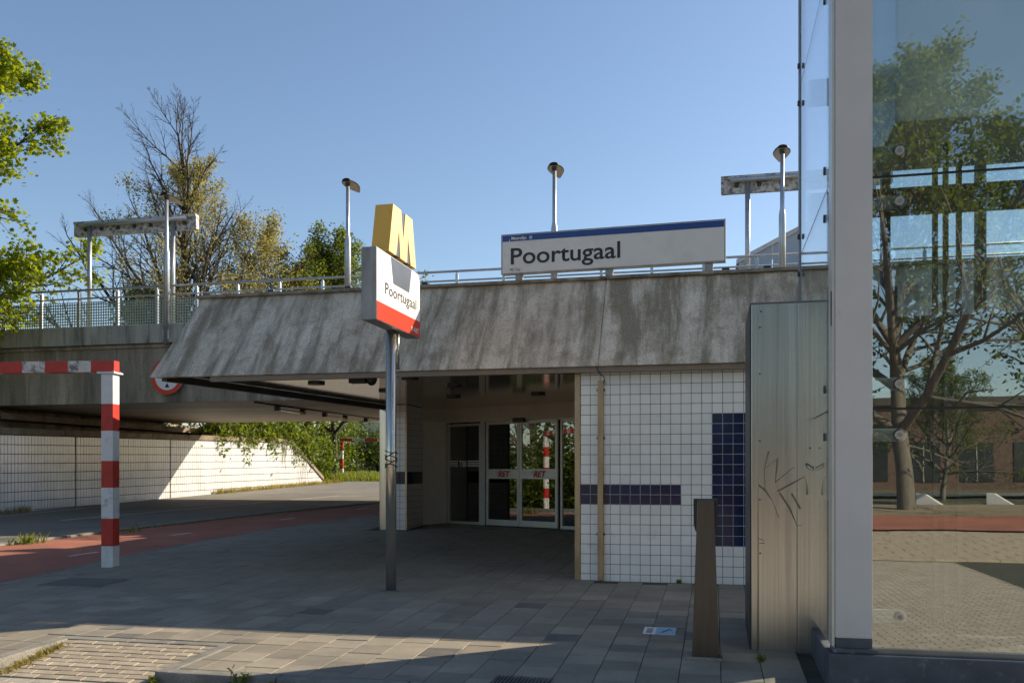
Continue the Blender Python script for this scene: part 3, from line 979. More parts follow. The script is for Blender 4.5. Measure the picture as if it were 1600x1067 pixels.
# things on the soffit
def downlight(x, y):
    return disc('downlight', (x, y, SZ - .03), (0, 0, 1), .13, .029, 'black_plastic', stn, 20)
for p in ((-5.95, 12.75), (-5.36, 14.2), (-4.3, 12.35), (-4.0, 13.6), (-1.95, 12.0), (-4.6, 15.6), (-3.0, 15.4)):
    downlight(*p)
box('camera_housing', -4.86, -4.62, 11.42, 11.56, 2.90, SZ - .002, 'dark_steel', stn, .01)
disc('camera_dome', (-4.55, 11.49, 2.93), (0, 0, 1), .075, .124, 'dark_steel', stn, 20)
V, F = [], []
for i in range(5):
    a = i / 4 * math.pi / 2
    for k in range(16):
        b = 2 * math.pi * k / 16
        V.append((-4.55 + .066 * math.cos(a) * math.cos(b), 11.49 + .066 * math.cos(a) * math.sin(b), 2.93 - .066 * math.sin(a)))
for i in range(4):
    for k in range(16):
        F.append((i * 16 + k, i * 16 + (k + 1) % 16, (i + 1) * 16 + (k + 1) % 16, (i + 1) * 16 + k))
mesh('camera_lens', V, F, 'black_plastic', stn, True)
tube('cable', [(-4.48, 11.5, 3.03), (-4.3, 11.52, 3.0), (-3.9, 11.55, 2.99), (-3.6, 11.7, 3.03)], .008, 'black_plastic', stn, 6)

# ------------------------------------------------------------------ name sign on the roof
yaw = R(-2.5)
ns = thing('station_name_sign', 'long white sign reading Poortugaal with blue top band on the concrete canopy', 'sign', loc=(-2.83, 12.0, 4.30), rz=yaw)
LW, z0s, z1s = 2.97, 0.105, .625
box('panel', 0, LW, -.05, .06, z0s, z1s, 'sign_white', ns, .006)
box('frame_edge', -.012, LW + .012, -.045, .055, z1s, z1s + .014, 'sign_edge', ns)
box('frame_edge', -.012, 0, -.054, .055, z0s - .012, z1s, 'sign_edge', ns)
box('frame_edge', LW, LW + .012, -.054, .055, z0s - .012, z1s, 'sign_edge', ns)
box('frame_edge', 0, LW, -.054, .055, z0s - .014, z0s, 'sign_edge', ns)
box('blue_band', .008, LW - .008, -.0535, -.0505, z1s - .088, z1s - .006, 'sign_blue', ns)
text('lettering', 'Poortugaal', 'ink', ns, axes((.125, -.053, .225), (1, 0, 0), (0, 0, 1)), height=.225, width=1.50, bold=.012)
text('lettering', 'Metrolijn', 'white_ink', ns, axes((.135, -.0555, z1s - .07), (1, 0, 0), (0, 0, 1)), height=.042, bold=.02)
box('emblem', .385, .425, -.0558, -.0537, z1s - .072, z1s - .03, 'pale_ink', ns)
box('emblem', .105, .112, -.0558, -.0537, z1s - .092, z1s - .06, 'white_ink', ns)
r5 = random.Random(11)
stroke('graffiti_tag', [[(.115 + i * .022 + r5.uniform(-.01, .012), -.0515, .125 + r5.uniform(0, .05)) for q in range(5)] for i in range(7)], .009, 'tag_ink', ns, (0, -1, 0))
for xx in (.18, 1.42, 2.72):
    box('post', xx, xx + .1, -.02, .04, -.06, z0s, 'sign_edge', ns, .004)

# ------------------------------------------------------------------ metro sign on its pole
ms = thing('metro_sign', 'tall steel pole carrying a white Poortugaal box topped by a yellow M', 'sign', loc=(-3.69, 9.93, g(9.93)))
zb = -g(9.93)
tube('pole', [(0, 0, -.05), (0, 0, 3.40 + zb)], .062, 'pole_steel', ms, 24)
disc('pole_collar', (0, 0, .0), (0, 0, 1), .085, .012, 'mid_steel', ms)
tube('second_pipe', [(.052, .075, 2.9 + zb), (.052, .075, 3.40 + zb)], .024, 'pole_steel', ms, 12)
X0, X1, Y0, Y1, Z0, Z1 = -.05, .125, -.79, .68, 3.345 + zb, 4.135 + zb
sb = box('sign_box', X0, X1, Y0, Y1, Z0, Z1, 'sign_edge', ms, .006)
mesh('white_face', [(X1 + .002, Y0 + .008, Z0 + .008), (X1 + .002, Y1 - .008, Z0 + .008), (X1 + .002, Y1 - .008, Z1 - .09), (X1 + .002, Y1 - .1, Z1 - .008), (X1 + .002, Y0 + .008, Z1 - .008)], [(0, 1, 2, 3, 4)], 'bright_white', ms)
mesh('white_face', [(X0 - .002, Y0 + .008, Z0 + .008), (X0 - .002, Y1 - .008, Z0 + .008), (X0 - .002, Y1 - .008, Z1 - .008), (X0 - .002, Y0 + .008, Z1 - .008)], [(3, 2, 1, 0)], 'bright_white', ms)
mesh('red_band', [(X1 + .005, Y0 + .008, Z0 + .008), (X1 + .005, Y1 - .008, Z0 + .008), (X1 + .005, Y1 - .008, Z0 + .205), (X1 + .005, Y0 + .008, Z0 + .205)], [(0, 1, 2, 3)], 'sign_red', ms)
mesh('slate_panel', [(X1 + .005, -.27, Z1 - .30), (X1 + .005, .27, Z1 - .30), (X1 + .005, .36, Z1 - .012), (X1 + .005, -.35, Z1 - .012)], [(0, 1, 2, 3)], 'slate_blue', ms)
text('lettering', 'Poortugaal', 'ink', ms, axes((X1 + .004, -.53, Z0 + .33), (0, 1, 0), (0, 0, 1)), height=.13, width=1.06, bold=.0, spacing=1.05)
text('lettering', 'R-NET', 'white_ink', ms, axes((X1 + .008, .34, Z0 + .045), (0, 1, 0), (0, 0, 1)), height=.06, width=.27, bold=.012)
# the M: a tapering block with notches
mz0, mz1 = Z1 + .035, Z1 + .60
MX0, MX1 = -.075, .135
yb0, yb1, yt0, yt1 = -.44, .50, -.30, .36
def my(t, f):   # t height 0..1, f along 0..1
    return (yb0 + (yt0 - yb0) * t) * (1 - f) + (yb1 + (yt1 - yb1) * t) * f
prof = [(0, 0), (0, .25), (.56, .325), (0, .40), (0, .65), (.56, .72), (0, .79), (0, 1), (1, 1), (1, .63), (.42, .51), (1, .40), (1, 0)]
poly = [(MX0, my(t, f), mz0 + (mz1 - mz0) * t) for t, f in prof]
poly_ok = [(MX1, p[1], p[2]) for p in poly]
me_v, me_f = prism(poly, (0, 0, 0), (MX1 - MX0, 0, 0))
mo = mesh('letter_m', me_v, me_f, 'metro_yellow', ms)
bmm = bmesh.new(); bmm.from_mesh(mo.data); bmesh.ops.recalc_face_normals(bmm, faces=bmm.faces); bmesh.ops.triangulate(bmm, faces=bmm.faces); bmm.to_mesh(mo.data); bmm.free()
core = [(MX0 + .006, my(t, f), mz0 + (mz1 - mz0) * t) for t, f in ((.012, .02), (.012, .98), (.985, .98), (.985, .02))]
ff_v = [(MX1 + .002, p[1], p[2]) for p in poly]
lf = mesh('letter_face', ff_v, [tuple(range(len(ff_v)))], 'metro_yellow_sunlit', ms)  # sheet over the M's street side, in the yellow paled for sun
bmm = bmesh.new(); bmm.from_mesh(lf.data); bmesh.ops.triangulate(bmm, faces=bmm.faces); bmm.to_mesh(lf.data); bmm.free()
solid('letter_core', *prism(core, (0, 0, 0), (MX1 - MX0 - .012, 0, 0)), 'slate_blue', ms)
box('mount', -.06, .05, -.3, .35, Z1 - .005, mz0, 'dark_steel', ms)
# cable wound round the pole
pts = []
for i in range(90):
    a = i * .42
    pts.append((.068 * math.cos(a), .068 * math.sin(a), 1.74 + zb + .0 + i * .0022 + .02 * math.sin(i * .7)))
tube('wound_wire', pts, .006, 'dark_steel', ms, 5)

# ------------------------------------------------------------------ height barrier over the bike path
def barrier(name, label, loc, rz, span, post_h, w, post_cols, n_seg, start_red=True, second_post=True, grp=None):
    t = thing(name, label, 'barrier', grp, loc, rz)
    def post(x, dz):
        p0 = box('post', x - w / 2, x + w / 2, -w / 2, w / 2, -.3 + dz, post_cols[0] + dz, 'stripe_white', t, .006)
        z = post_cols[0]
        red = True
        for h in post_cols[1:]:
            box('stripe', x - w / 2, x + w / 2, -w / 2, w / 2, z + dz, h + dz, 'stripe_red' if red else 'stripe_white', p0, .003)
            z, red = h, not red
        return z
    z = post(0, 0)
    if second_post:
        post(-span, 0)
    pl_ = box('head_plate', -w * .78, w * .72, -w * .7, w * .7, z, z + .025, 'stripe_white', t, .004)
    for bx in (-w * .62, w * .55):
        for by in (-w * .5, w * .5):
            disc('bolt', (bx, by, z + .025), (0, 0, 1), .014, .02, 'mid_steel', pl_, 8)
    zb0, zb1 = z + .026, z + .026 + w * .92
    x1, red = w * .55, True
    ln = [1.18 * .36 * 1.0] * n_seg
    x = x1
    bm0 = None
    for i in range(n_seg):
        x2 = max(x - (span + w) / n_seg, -span - w)
        o = box('beam' if bm0 is None else 'stripe', x2, x, -w * .42, w * .42, zb0, zb1, 'stripe_red' if red else 'grimy_white', t if bm0 is None else bm0, .004)
        bm0 = bm0 or o
        x, red = x2, not red
    return t
gb = g(11.23)
barrier('height_barrier', 'red and white striped steel height barrier beside the bike path before the underpass', (-8.43, 11.25, gb), R(7.0), 10.6, 2.75, .175, [.30, .69, 1.13, 1.51, 1.94, 2.32, 2.75], 31)
fb = barrier('height_barrier', 'smaller red and white striped barrier standing in tall grass beyond the underpass', (-20.4, 47.0, 1.35), R(190), 5.5, 2.0, .17, [.5, 1.05, 1.5, 2.0], 8, True, False)

# ------------------------------------------------------------------ viaduct
via = thing('viaduct', 'grey concrete railway viaduct with stained parapet spanning the road', 'viaduct')
V, F = merge([(boxv(-70, 40, 21.12, 30.3, 3.52, 5.12), BOXF)])
solid('deck_girder', V, F, 'bridge_concrete', via)
solid('drip_edge', boxv(-70, 40, 21.06, 21.16, 4.98, 5.06), BOXF, 'bridge_concrete', via)
xs = [-70, -40, -24.0, -16.6, -9.2, -1.8, 5.6, 13, 40]
for a, b in zip(xs, xs[1:]):
    box('parapet_panel', a + .01, b - .01, 20.98, 21.3, 5.085, 5.575, 'parapet_concrete', via, .012)
box('far_parapet', -70, 40, 30.1, 30.45, 5.0, 5.6, 'parapet_concrete', via)
mesh('deck_underside', [(-70, 21.14, 3.516), (40, 21.14, 3.516), (40, 30.28, 3.516), (-70, 30.28, 3.516)], [(3, 2, 1, 0)], 'soffit_concrete', via)
box('platform', -70, 40, 21.3, 30.1, 5.12, 5.5, 'asphalt', via)
for (xa, ya) in ((-11.75, 22.7), (-11.62, 25.5), (-11.4, 28.3)):
    f = box('tube_light', xa - .05, xa + .05, ya, ya + 1.55, 3.38, 3.42, 'lamp_lens', via, .01)
    for yb_ in (ya - .06, ya + 1.5):
        box('bracket', xa - .07, xa + .07, yb_, yb_ + .12, 3.36, 3.516, 'black_plastic', f, .01)
tube('conduit', [(-11.68, 21.3, 3.495), (-11.2, 30, 3.495)], .02, 'dark_steel', via, 6)
# bearing recess above the left wall
box('bearing_wall', -24, -20.2, 19.5, 36, .3, 3.5, 'bridge_concrete', via)
box('bearing_beam', -20.3, -19.35, 21.2, 34, 3.16, 3.34, 'coping', via)

# round height sign on the viaduct
rs = thing('round_traffic_sign', 'round white traffic sign with red rim on the viaduct half hidden by canopy', 'traffic sign', loc=(-14.02, 21.0, 4.19))
disc('disc', (0, 0, 0), (0, -1, 0), .47, .02, 'bright_white', rs, 40)
disc('rim', (0, -.02, 0), (0, -1, 0), .47, .006, 'sign_red', rs, 40, .36)
mesh('arrow', [(-.07, -.0225, -.29), (.07, -.0225, -.29), (0, -.0225, -.17)], [(0, 1, 2)], 'ink', rs)
mesh('arrow', [(-.07, -.0225, .29), (.07, -.0225, .29), (0, -.0225, .17)], [(2, 1, 0)], 'ink', rs)
box('bracket', -.03, .03, .0, .12, -.45, .45, 'mid_steel', rs)

# ------------------------------------------------------------------ railing on the platform edge
rl = thing('platform_railing', 'galvanised tube railing with perforated lower panels along the platform edge', 'railing')
px_ = -30.0 + .02
k = 0
RX = []
while px_ < 12:
    RX.append(px_)
    px_ += 1.19
for X in RX:
    p = box('post', X - .035, X + .035, 21.22, 21.30, 5.56, 6.56, 'galvanised', rl, .008)
tube('rail', [(-30.2, 21.26, 6.63), (12, 21.26, 6.63)], .03, 'galvanised', rl, 10)
tube('rail', [(-30.2, 21.26, 6.40), (12, 21.26, 6.40)], .024, 'galvanised', rl, 10)
for X in RX:
    tube('rail_support', [(X, 21.26, 6.54), (X, 21.26, 6.61)], .018, 'galvanised', rl, 8)
for a, b in zip(RX, RX[1:]):
    if a < -12.5:
        box('mesh_panel', a + .045, b - .045, 21.235, 21.242, 5.62, 6.30, 'mesh_panel', rl)

# ------------------------------------------------------------------ platform lamps
def lamp(x):
    t = bpy.data.objects.new('platform_lamp', None)
    col.objects.link(t)
    t.location = (x, 21.12, 5.0)
    b = 0.0
    box('bracket', -.1, .1, -.17, -.05, .15, .42, 'galvanised', t, .01)
    tube('pole', [(0, -.12, -.05 + .1), (0, -.12, 2.45), (0, -.12, 2.62), (0, -.12, 3.9)], [.078, .078, .05, .045], 'galvanised', t, 14)
    tube('collar', [(0, -.12, 3.84), (0, -.12, 3.98)], [.06, .06], 'lamp_dark', t, 14)
    # canopy-shaped head reaching over the platform
    n, mseg = 8, 9
    V, F = [], []
    for i in range(n + 1):
        s = i / n
        wd = .175 * math.sin(math.pi * min(1, (s + .12) / 1.12) ** .8) + .02
        yy = -.24 + s * .86
        for j in range(mseg):
            a = math.pi * j / (mseg - 1)
            V.append((-wd * math.cos(a), yy, 3.92 + .02 - .03 * s + .065 * math.sin(a) * (1 - s * .55)))
    for i in range(n):
        for j in range(mseg - 1):
            F.append((i * mseg + j, i * mseg + j + 1, (i + 1) * mseg + j + 1, (i + 1) * mseg + j))
    F.append(tuple(range(mseg)))
    F.append(tuple(range(n * mseg, (n + 1) * mseg))[::-1])
    h = mesh('lamp_head', V, F, 'lamp_dark', t, True)
    V = []
    for i in range(n + 1):
        V += [V_ for V_ in ()]
    LV, LF = [], []
    for i in range(n + 1):
        s = i / n
        wd = (.175 * math.sin(math.pi * min(1, (s + .12) / 1.12) ** .8) + .02) * .93
        yy = -.24 + s * .86
        LV += [(-wd, yy, 3.925 - .03 * s), (wd, yy, 3.925 - .03 * s)]
    for i in range(n):
        LF.append((2 * i, 2 * i + 2, 2 * i + 3, 2 * i + 1))
    mesh('lens', LV, LF, 'lamp_lens', h)
    return t
LAMPS = ((-19.3, 'platform lamp on a thin grey pole, partly behind the leafy plane tree'),
         (-14.05, 'platform lamp on a grey pole bolted to the parapet beside the dirty long board'),
         (-8.95, 'platform lamp on a slim grey pole standing behind the yellow M'),
         (-3.7, 'platform lamp on a slim grey pole rising behind the Poortugaal roof sign'),
         (1.5, 'platform lamp on a grey pole standing beside the glass lift tower'))
l0 = None
for X, lab in LAMPS:
    if l0 is None:
        l0 = lamp(X); o = l0
    else:
        o = l0.copy(); col.objects.link(o); o.location = (X, 21.12, 5.0)
        for ch in l0.children:
            c = ch.copy(); col.objects.link(c); c.parent = o
            for g2 in ch.children:
                d = g2.copy(); col.objects.link(d); d.parent = c
    tag(o, lab, 'lamp', 'lamps along the platform edge')

# ------------------------------------------------------------------ long boards on the platform
def board(x0, ln, posts, label):
    t = thing('platform_board', label, 'board', 'long boards on the platform', (x0, 21.5, 5.5))
    box('panel', 0, ln, -.02, .10, 2.66, 3.05, 'grimy_white', t, .006)
    box('rim', -.01, ln + .01, -.09, -.02, 2.98, 3.055, 'grimy_white', t, .01)
    box('rim', -.01, .06, -.06, -.02, 2.66, 2.98, 'grimy_white', t, .005)
    box('rim', ln - .06, ln + .01, -.06, -.02, 2.66, 2.98, 'grimy_white', t, .005)
    tube('tube_light', [(.22, -.14, 2.93), (ln - .22, -.14, 2.93)], .05, 'galvanised', t, 12)
    for i in range(7):
        xx = .3 + i * (ln - .7) / 6
        box('fixing', xx, xx + .09, -.06, -.02, 2.79, 2.88, 'dark_trim', t, .004)
    for xx in posts:
        tube('post', [(xx, -.08, -.02), (xx, -.08, 2.9)], .058, 'galvanised', t, 14)
    return t
board(-17.2, 3.73, (.5, 3.06), 'dirty long platform board on two posts seen from below, beside the plane tree')
board(.17, 3.73, (.59, 3.1), 'dirty long platform board running behind the glass lift tower')

# sloping stair roof behind
sr = thing('stair_roof', 'blue grey glazed stair enclosure with a sloping top on the platform', 'stair roof', loc=(.67, 24, 5.4))
for i in range(4):
    a, b = i * .8, (i + 1) * .8
    za, zb_ = 1.72 + a * .502, 1.72 + b * .502
    hexa('side_pane', [(a + .012, 0, 0), (b - .012, 0, 0), (b - .012, .04, 0), (a + .012, .04, 0), (a + .012, 0, za), (b - .012, 0, zb_), (b - .012, .04, zb_), (a + .012, .04, za)], 'stair_glass', sr)
hexa('top_rail', [(-.1, -.05, 1.67), (3.3, -.05, 3.37), (3.3, 1.9, 3.37), (-.1, 1.9, 1.67), (-.1, -.05, 1.79), (3.3, -.05, 3.49), (3.3, 1.9, 3.49), (-.1, 1.9, 1.79)], 'galvanised', sr)
hexa('end_pane', [(-.04, 0, 0), (0, 0, 0), (0, 1.9, 0), (-.04, 1.9, 0), (-.04, 0, 1.7), (0, 0, 1.7), (0, 1.9, 1.7), (-.04, 1.9, 1.7)], 'stair_glass', sr)

# ------------------------------------------------------------------ tiled wall of the underpass
uw = thing('underpass_wall', 'long white tiled underpass wall with brown coping and sloping end', 'wall')
def wtop(y): return 2.70 + (y - 20.6) * 0.0155
YA, YB, YC = 15.0, 36.5, 39.6
wv = []
for dx in (-.02, -.4):
    wv += [(wall_x(YA) + dx, YA, -.3), (wall_x(YC) + dx, YC, .9), (wall_x(YC) + dx, YC, 1.25), (wall_x(YB) + dx, YB, wtop(YB)), (wall_x(YA) + dx, YA, wtop(YA))]
solid('wall_core', wv, [(0, 1, 2, 3, 4), (9, 8, 7, 6, 5), (0, 5, 6, 1), (1, 6, 7, 2), (2, 7, 8, 3), (3, 8, 9, 4), (4, 9, 5, 0)], 'underpass_grout', uw)
V, F = [], []
r7 = random.Random(7)
tw_, th_ = 0.12, 0.262
y = 16.0
while y < YC:
    top_here = wtop(y) if y < YB else wtop(YB) + (1.25 - wtop(YB)) * (y - YB) / (YC - YB)
    for r in range(9):
        z1 = wtop(y) - .02 - r * th_
        z0 = z1 - th_ + .022
        z1t = min(z1, (wtop(y + tw_) if y + tw_ < YB else wtop(YB) + (1.25 - wtop(YB)) * (y + tw_ - YB) / (YC - YB)) - .02) if y + tw_ > YB else z1
        z1a = min(z1, top_here - .02)
        if z1a < z0 + .02 or z0 < g(y) - .45: continue
        z1t = max(z1t, z0 + .01)
        n = len(V)
        dx = r7.uniform(0, .004)
        x0_, x1_ = wall_x(y) + dx, wall_x(y + tw_) + dx + r7.uniform(-.002, .002)
        V += [(x0_, y + .004, z0), (x1_, y + tw_ - .012, z0), (x1_, y + tw_ - .012, z1t), (x0_, y + .004, z1a),
              (x0_ - .02, y + .004, z0), (x1_ - .02, y + tw_ - .012, z0), (x1_ - .02, y + tw_ - .012, z1t), (x0_ - .02, y + .004, z1a)]
        F += [tuple(n + i for i in q) for q in ((0, 1, 2, 3), (0, 4, 5, 1), (1, 5, 6, 2), (2, 6, 7, 3), (3, 7, 4, 0))]
    y += tw_
tag(mesh('wall_tiles', V, F, 'underpass_tile', uw), kind='stuff')
for yj in (23.45, 28.0):
    box('expansion_joint', wall_x(yj) - .03, wall_x(yj) + .008, yj, yj + .05, .3, wtop(yj) - .01, 'dark_trim', uw)
def cop(y0, z0, y1, z1):
    x0_, x1_ = wall_x(y0), wall_x(y1)
    hexa('coping', [(x0_ - .45, y0, z0), (x0_ + .06, y0, z0), (x1_ + .06, y1, z1), (x1_ - .45, y1, z1), (x0_ - .45, y0, z0 + .19), (x0_ + .06, y0, z0 + .19), (x1_ + .06, y1, z1 + .19), (x1_ - .45, y1, z1 + .19)], 'coping', uw, .015, 1)
yy = YA
while yy < YB - .1:
    y2 = min(yy + 2.0, YB)
    cop(yy + .006, wtop(yy), y2 - .006, wtop(y2))
    yy = y2
cop(YB + .005, wtop(YB), YC, 1.25)
# earth behind the wall
mesh('embankment', [(-70, 10, .2), (wall_x(12) - .4, 12, g(12) - .1), (wall_x(20) - .4, 20, wtop(20) - .1), (-70, 20, 4.5),
                    (wall_x(30.6) - .4, 30.6, wtop(30.6) - .1), (-70, 30.6, 5.0), (wall_x(YB) - .4, YB, wtop(YB) - .1), (-70, YB, 4.0), (wall_x(YC) - .4, YC, 1.2), (-70, YC + 14, 1.4)],
     [(0, 1, 2, 3), (3, 2, 4, 5), (5, 4, 6, 7), (7, 6, 8, 9)], 'soil_grass')
tag(bpy.data.objects['embankment'], kind='structure')

# ------------------------------------------------------------------ lift tower
lt = thing('lift_tower', 'glass lift tower with pale grey corner column on a dark plinth', 'lift')
PX0, PX1, PY0, PY1 = .77, 3.15, 6.50, 9.0
gz = g(6.5)
TZ = 9.2
V, F = merge([(boxv(PX0, PX1, PY0, PY0 + .2, gz - .15, gz + .25), BOXF), (boxv(PX0, PX0 + .16, PY0 + .2, PY1, gz - .15, gz + .25), BOXF),
              (boxv(PX0 + .16, PX1, PY1 - .16, PY1, gz - .15, gz + .25), BOXF), (boxv(PX1 - .16, PX1, PY0 + .2, PY1 - .16, gz - .15, gz + .25), BOXF)])
box('plinth', PX0, PX1, PY0, PY0 + .2, gz - .15, gz + .25, 'plinth', lt, .012)
box('plinth', PX0, PX0 + .13, PY0 + .202, PY1, gz - .15, gz + .245, 'plinth', lt, .012)
box('plinth', PX0 + .13, PX1, PY1 - .16, PY1, gz - .15, gz + .25, 'plinth', lt, .012)
box('plinth', PX1 - .16, PX1, PY0 + .2, PY1 - .16, gz - .15, gz + .25, 'plinth', lt, .012)
pz = gz + .25
box('sealant', PX0 + .03, 1.10, PY0 + .03, PY0 + .19, pz, pz + .035, 'plinth_edge', lt, .012)
cxl, cxr = .822, 1.066
box('column', cxl, cxr, 6.555, 6.80, pz + .10, TZ, 'column_grey', lt, .012)
box('column_foot', cxl + .003, cxr - .003, 6.558, 6.80, pz + .035, pz + .10, 'plinth', lt)
box('column_strip', .803, .820, 6.58, 6.78, pz + .035, TZ, 'aluminium_frame', lt)
box('back_post', .785, .845, 8.86, 8.95, pz, TZ, 'mid_steel', lt, .006)
box('corner_post', PX1 - .12, PX1 - .02, PY0 + .05, PY0 + .25, pz, TZ, 'column_grey', lt)
box('corner_post', PX1 - .12, PX1 - .02, PY1 - .25, PY1 - .05, pz, TZ, 'column_grey', lt)
box('tower_roof', PX0 - .05, PX1 + .05, PY0 - .05, PY1 + .05, TZ, TZ + .25, 'column_grey', lt)
box('sill', cxr + .002, PX1 - .12, 6.56, 6.66, pz, pz + .03, 'mid_steel', lt)
joints = [pz + .032, 2.13, 3.73, 5.33, 6.93, 8.53, TZ]
for a, b in zip(joints, joints[1:]):
    box('front_pane', cxr + .004, PX1 - .125, 6.594, 6.606, a + .008, b - .008, 'lift_glass', lt)
    box('side_pane', .796, .806, 6.82, 8.85, a + .008, b - .008, 'lift_side_glass', lt)
    box('back_pane', .85, PX1 - .13, 8.90, 8.912, a + .008, b - .008, 'lift_side_glass', lt)
    box('right_pane', PX1 - .06, PX1 - .048, 6.76, 8.74, a + .008, b - .008, 'lift_side_glass', lt)
    if a > 1:
        box('joint_seal', cxr + .004, PX1 - .125, 6.597, 6.603, a - .0075, a + .0075, 'black_plastic', lt)
        box('joint_seal', .799, .803, 6.82, 8.85, a - .0075, a + .0075, 'black_plastic', lt)
# glass clamps with steel bolts
for z in (.70, 1.95, 2.30, 3.555, 3.90, 5.155, 5.50, 6.75):
    fl = box('glass_clamp', cxr + .004, 1.25, 6.612, 6.626, z - .045, z + .045, 'clamp_steel', lt)
    disc('clamp_end', (1.25, 6.6262, z), (0, -1, 0), .045, .0142, 'clamp_steel', fl, 20)
    disc('bolt', (1.244, 6.592, z), (0, -1, 0), .030, .010, 'galvanised', fl, 20)
    disc('bolt_head', (1.244, 6.582, z), (0, -1, 0), .016, .006, 'bronze', fl, 16)
for z in (1.95, 2.3, 3.55, 3.9, 5.15, 5.5):
    disc('bolt', (.796, 6.92, z), (-1, 0, 0), .03, .012, 'dark_steel', lt, 16)
    disc('bolt', (.786, 8.80, z), (-1, 0, 0), .025, .02, 'dark_steel', lt, 16)
# steelwork of the shaft
for X in (1.50, 2.30):
    box('shaft_post', X, X + .07, 8.72, 8.84, pz, TZ, 'dark_steel', lt)
for z, h in ((2.9, .2), (4.05, .22), (5.12, .2), (6.8, .25)):
    box('shaft_beam', .86, PX1 - .14, 8.70, 8.85, z, z + h, 'dark_steel', lt)
for X in (1.75, 1.83, 1.93):
    box('guide_rail', X, X + .035, 7.9, 7.95, pz, TZ, 'dark_steel', lt)
box('lift_car', 1.36, 2.75, 7.35, 8.55, 4.37, 6.7, 'lift_panel', lt, .02)
box('shaft_wall', .9, PX1 - .2, 8.60, 8.68, gz + .2, 2.9, 'interior_dark', lt)
box('shaft_floor', PX0 + .14, PX1 - .17, PY0 + .21, PY1 - .17, gz - .1, gz + .05, 'interior_floor', lt)
box('machine_box', 1.15, 1.55, 8.3, 8.58, 2.95, 3.3, 'dark_steel', lt)
box('maker_plate', .7995, .8025, 6.60, 6.645, 2.72, 2.96, 'ink', lt)

# stainless cabinet beside the tower
cb = thing('steel_cabinet', 'tall stainless steel panel with scratched graffiti between tiled wall and lift tower', 'cabinet', loc=(.30, 7.62, g(7.62)))
z0 = -.03
box('side_edge', -.012, .0, .012, 1.1, z0, 2.84, 'dark_steel', cb)
box('edge_panel', .0, .052, .0, 1.1, z0, 2.842, 'brushed_steel', cb, .004)
box('face_panel', .056, .36, .0, 1.1, z0, 2.842, 'brushed_steel', cb, .003)
box('face_panel', .363, .585, .0, 1.1, z0, 2.842, 'brushed_steel', cb, .003)
box('top_lid', -.01, .59, -.006, 1.1, 2.843, 2.855, 'mid_steel', cb)
for (xx, zz) in ((.075, 2.78), (.068, 2.65), (.068, 2.27), (.068, 1.72), (.068, 1.24), (.07, .8), (.46, 1.66)):
    disc('screw', (xx, -.001, zz), (0, -1, 0), .007, .004, 'black_plastic', cb, 8)
def G(px, py):   # graffiti layout: picture units on the panel
    return (.0 + (px - 75) / 545 * .575, -.0012, 1.635 - (py - 315) * .00109)
stroke('scratched_graffiti', [[G(205, 315), G(172, 452), G(280, 360)], [G(270, 375), G(255, 548), G(395, 430)]], .017, 'tag_ink', cb, (0, -1, 0))
stroke('scratched_graffiti', [[G(130, 568), G(180, 610), G(235, 690), G(280, 812)], [G(270, 615), G(370, 560), G(470, 505), G(488, 560), G(490, 640)],
                              [G(285, 625), G(360, 740), G(415, 870), G(445, 868)], [G(375, 630), G(440, 745)], [G(480, 405), G(535, 440), G(540, 465), G(490, 440), G(482, 412)]], .016, 'tag_ink', cb, (0, -1, 0))
stroke('scratched_graffiti', [[G(172, 452), G(178, 600)], [G(130, 970), G(170, 985)], [G(135, 1005), G(175, 1005)]], .006, 'tag_ink', cb, (0, -1, 0))
nb = thing('notice_panel', 'narrow notice panel with small print squeezed between steel panel and lift tower', 'notice', loc=(.905, 7.72, 0))
box('board', 0, .03, -.5, .4, .5, 3.2, 'dark_steel', nb)
box('paper', -.002, -.0, -.40, .35, 1.46, 2.0, 'bright_white', nb)

# dark tapered bollard
bo = thing('validator_post', 'dark brown tapered steel post standing in front of navy tiles', 'post', loc=(-.065, 7.27, g(7.27)))
box('foot', -.155, .13, -.1, .16, -.02, .022, 'kerb_stone', bo, .01)
V = [(-.105, -.06, .02), (.105, -.06, .02), (.105, .09, .02), (-.105, .09, .02), (-.063, -.03, 1.255), (.066, -.03, 1.255), (.066, .07, 1.255), (-.063, .07, 1.255)]
hexa('shaft', V, 'dark_bollard', bo, .006)
V = [(-.078, .03, 1.0), (.078, .03, 1.0), (.078, .13, 1.0), (-.078, .13, 1.0), (-.093, .02, 1.06), (.095, .02, 1.06), (.095, .15, 1.06), (-.093, .15, 1.06), (-.095, .02, 1.262), (.097, .02, 1.262), (.097, .15, 1.262), (-.095, .15, 1.262)]
solid('reader_head', V, [(0, 3, 2, 1), (0, 1, 5, 4), (1, 2, 6, 5), (2, 3, 7, 6), (3, 0, 4, 7), (4, 5, 9, 8), (5, 6, 10, 9), (6, 7, 11, 10), (7, 4, 8, 11), (8, 9, 10, 11)], 'black_plastic', bo, .004)

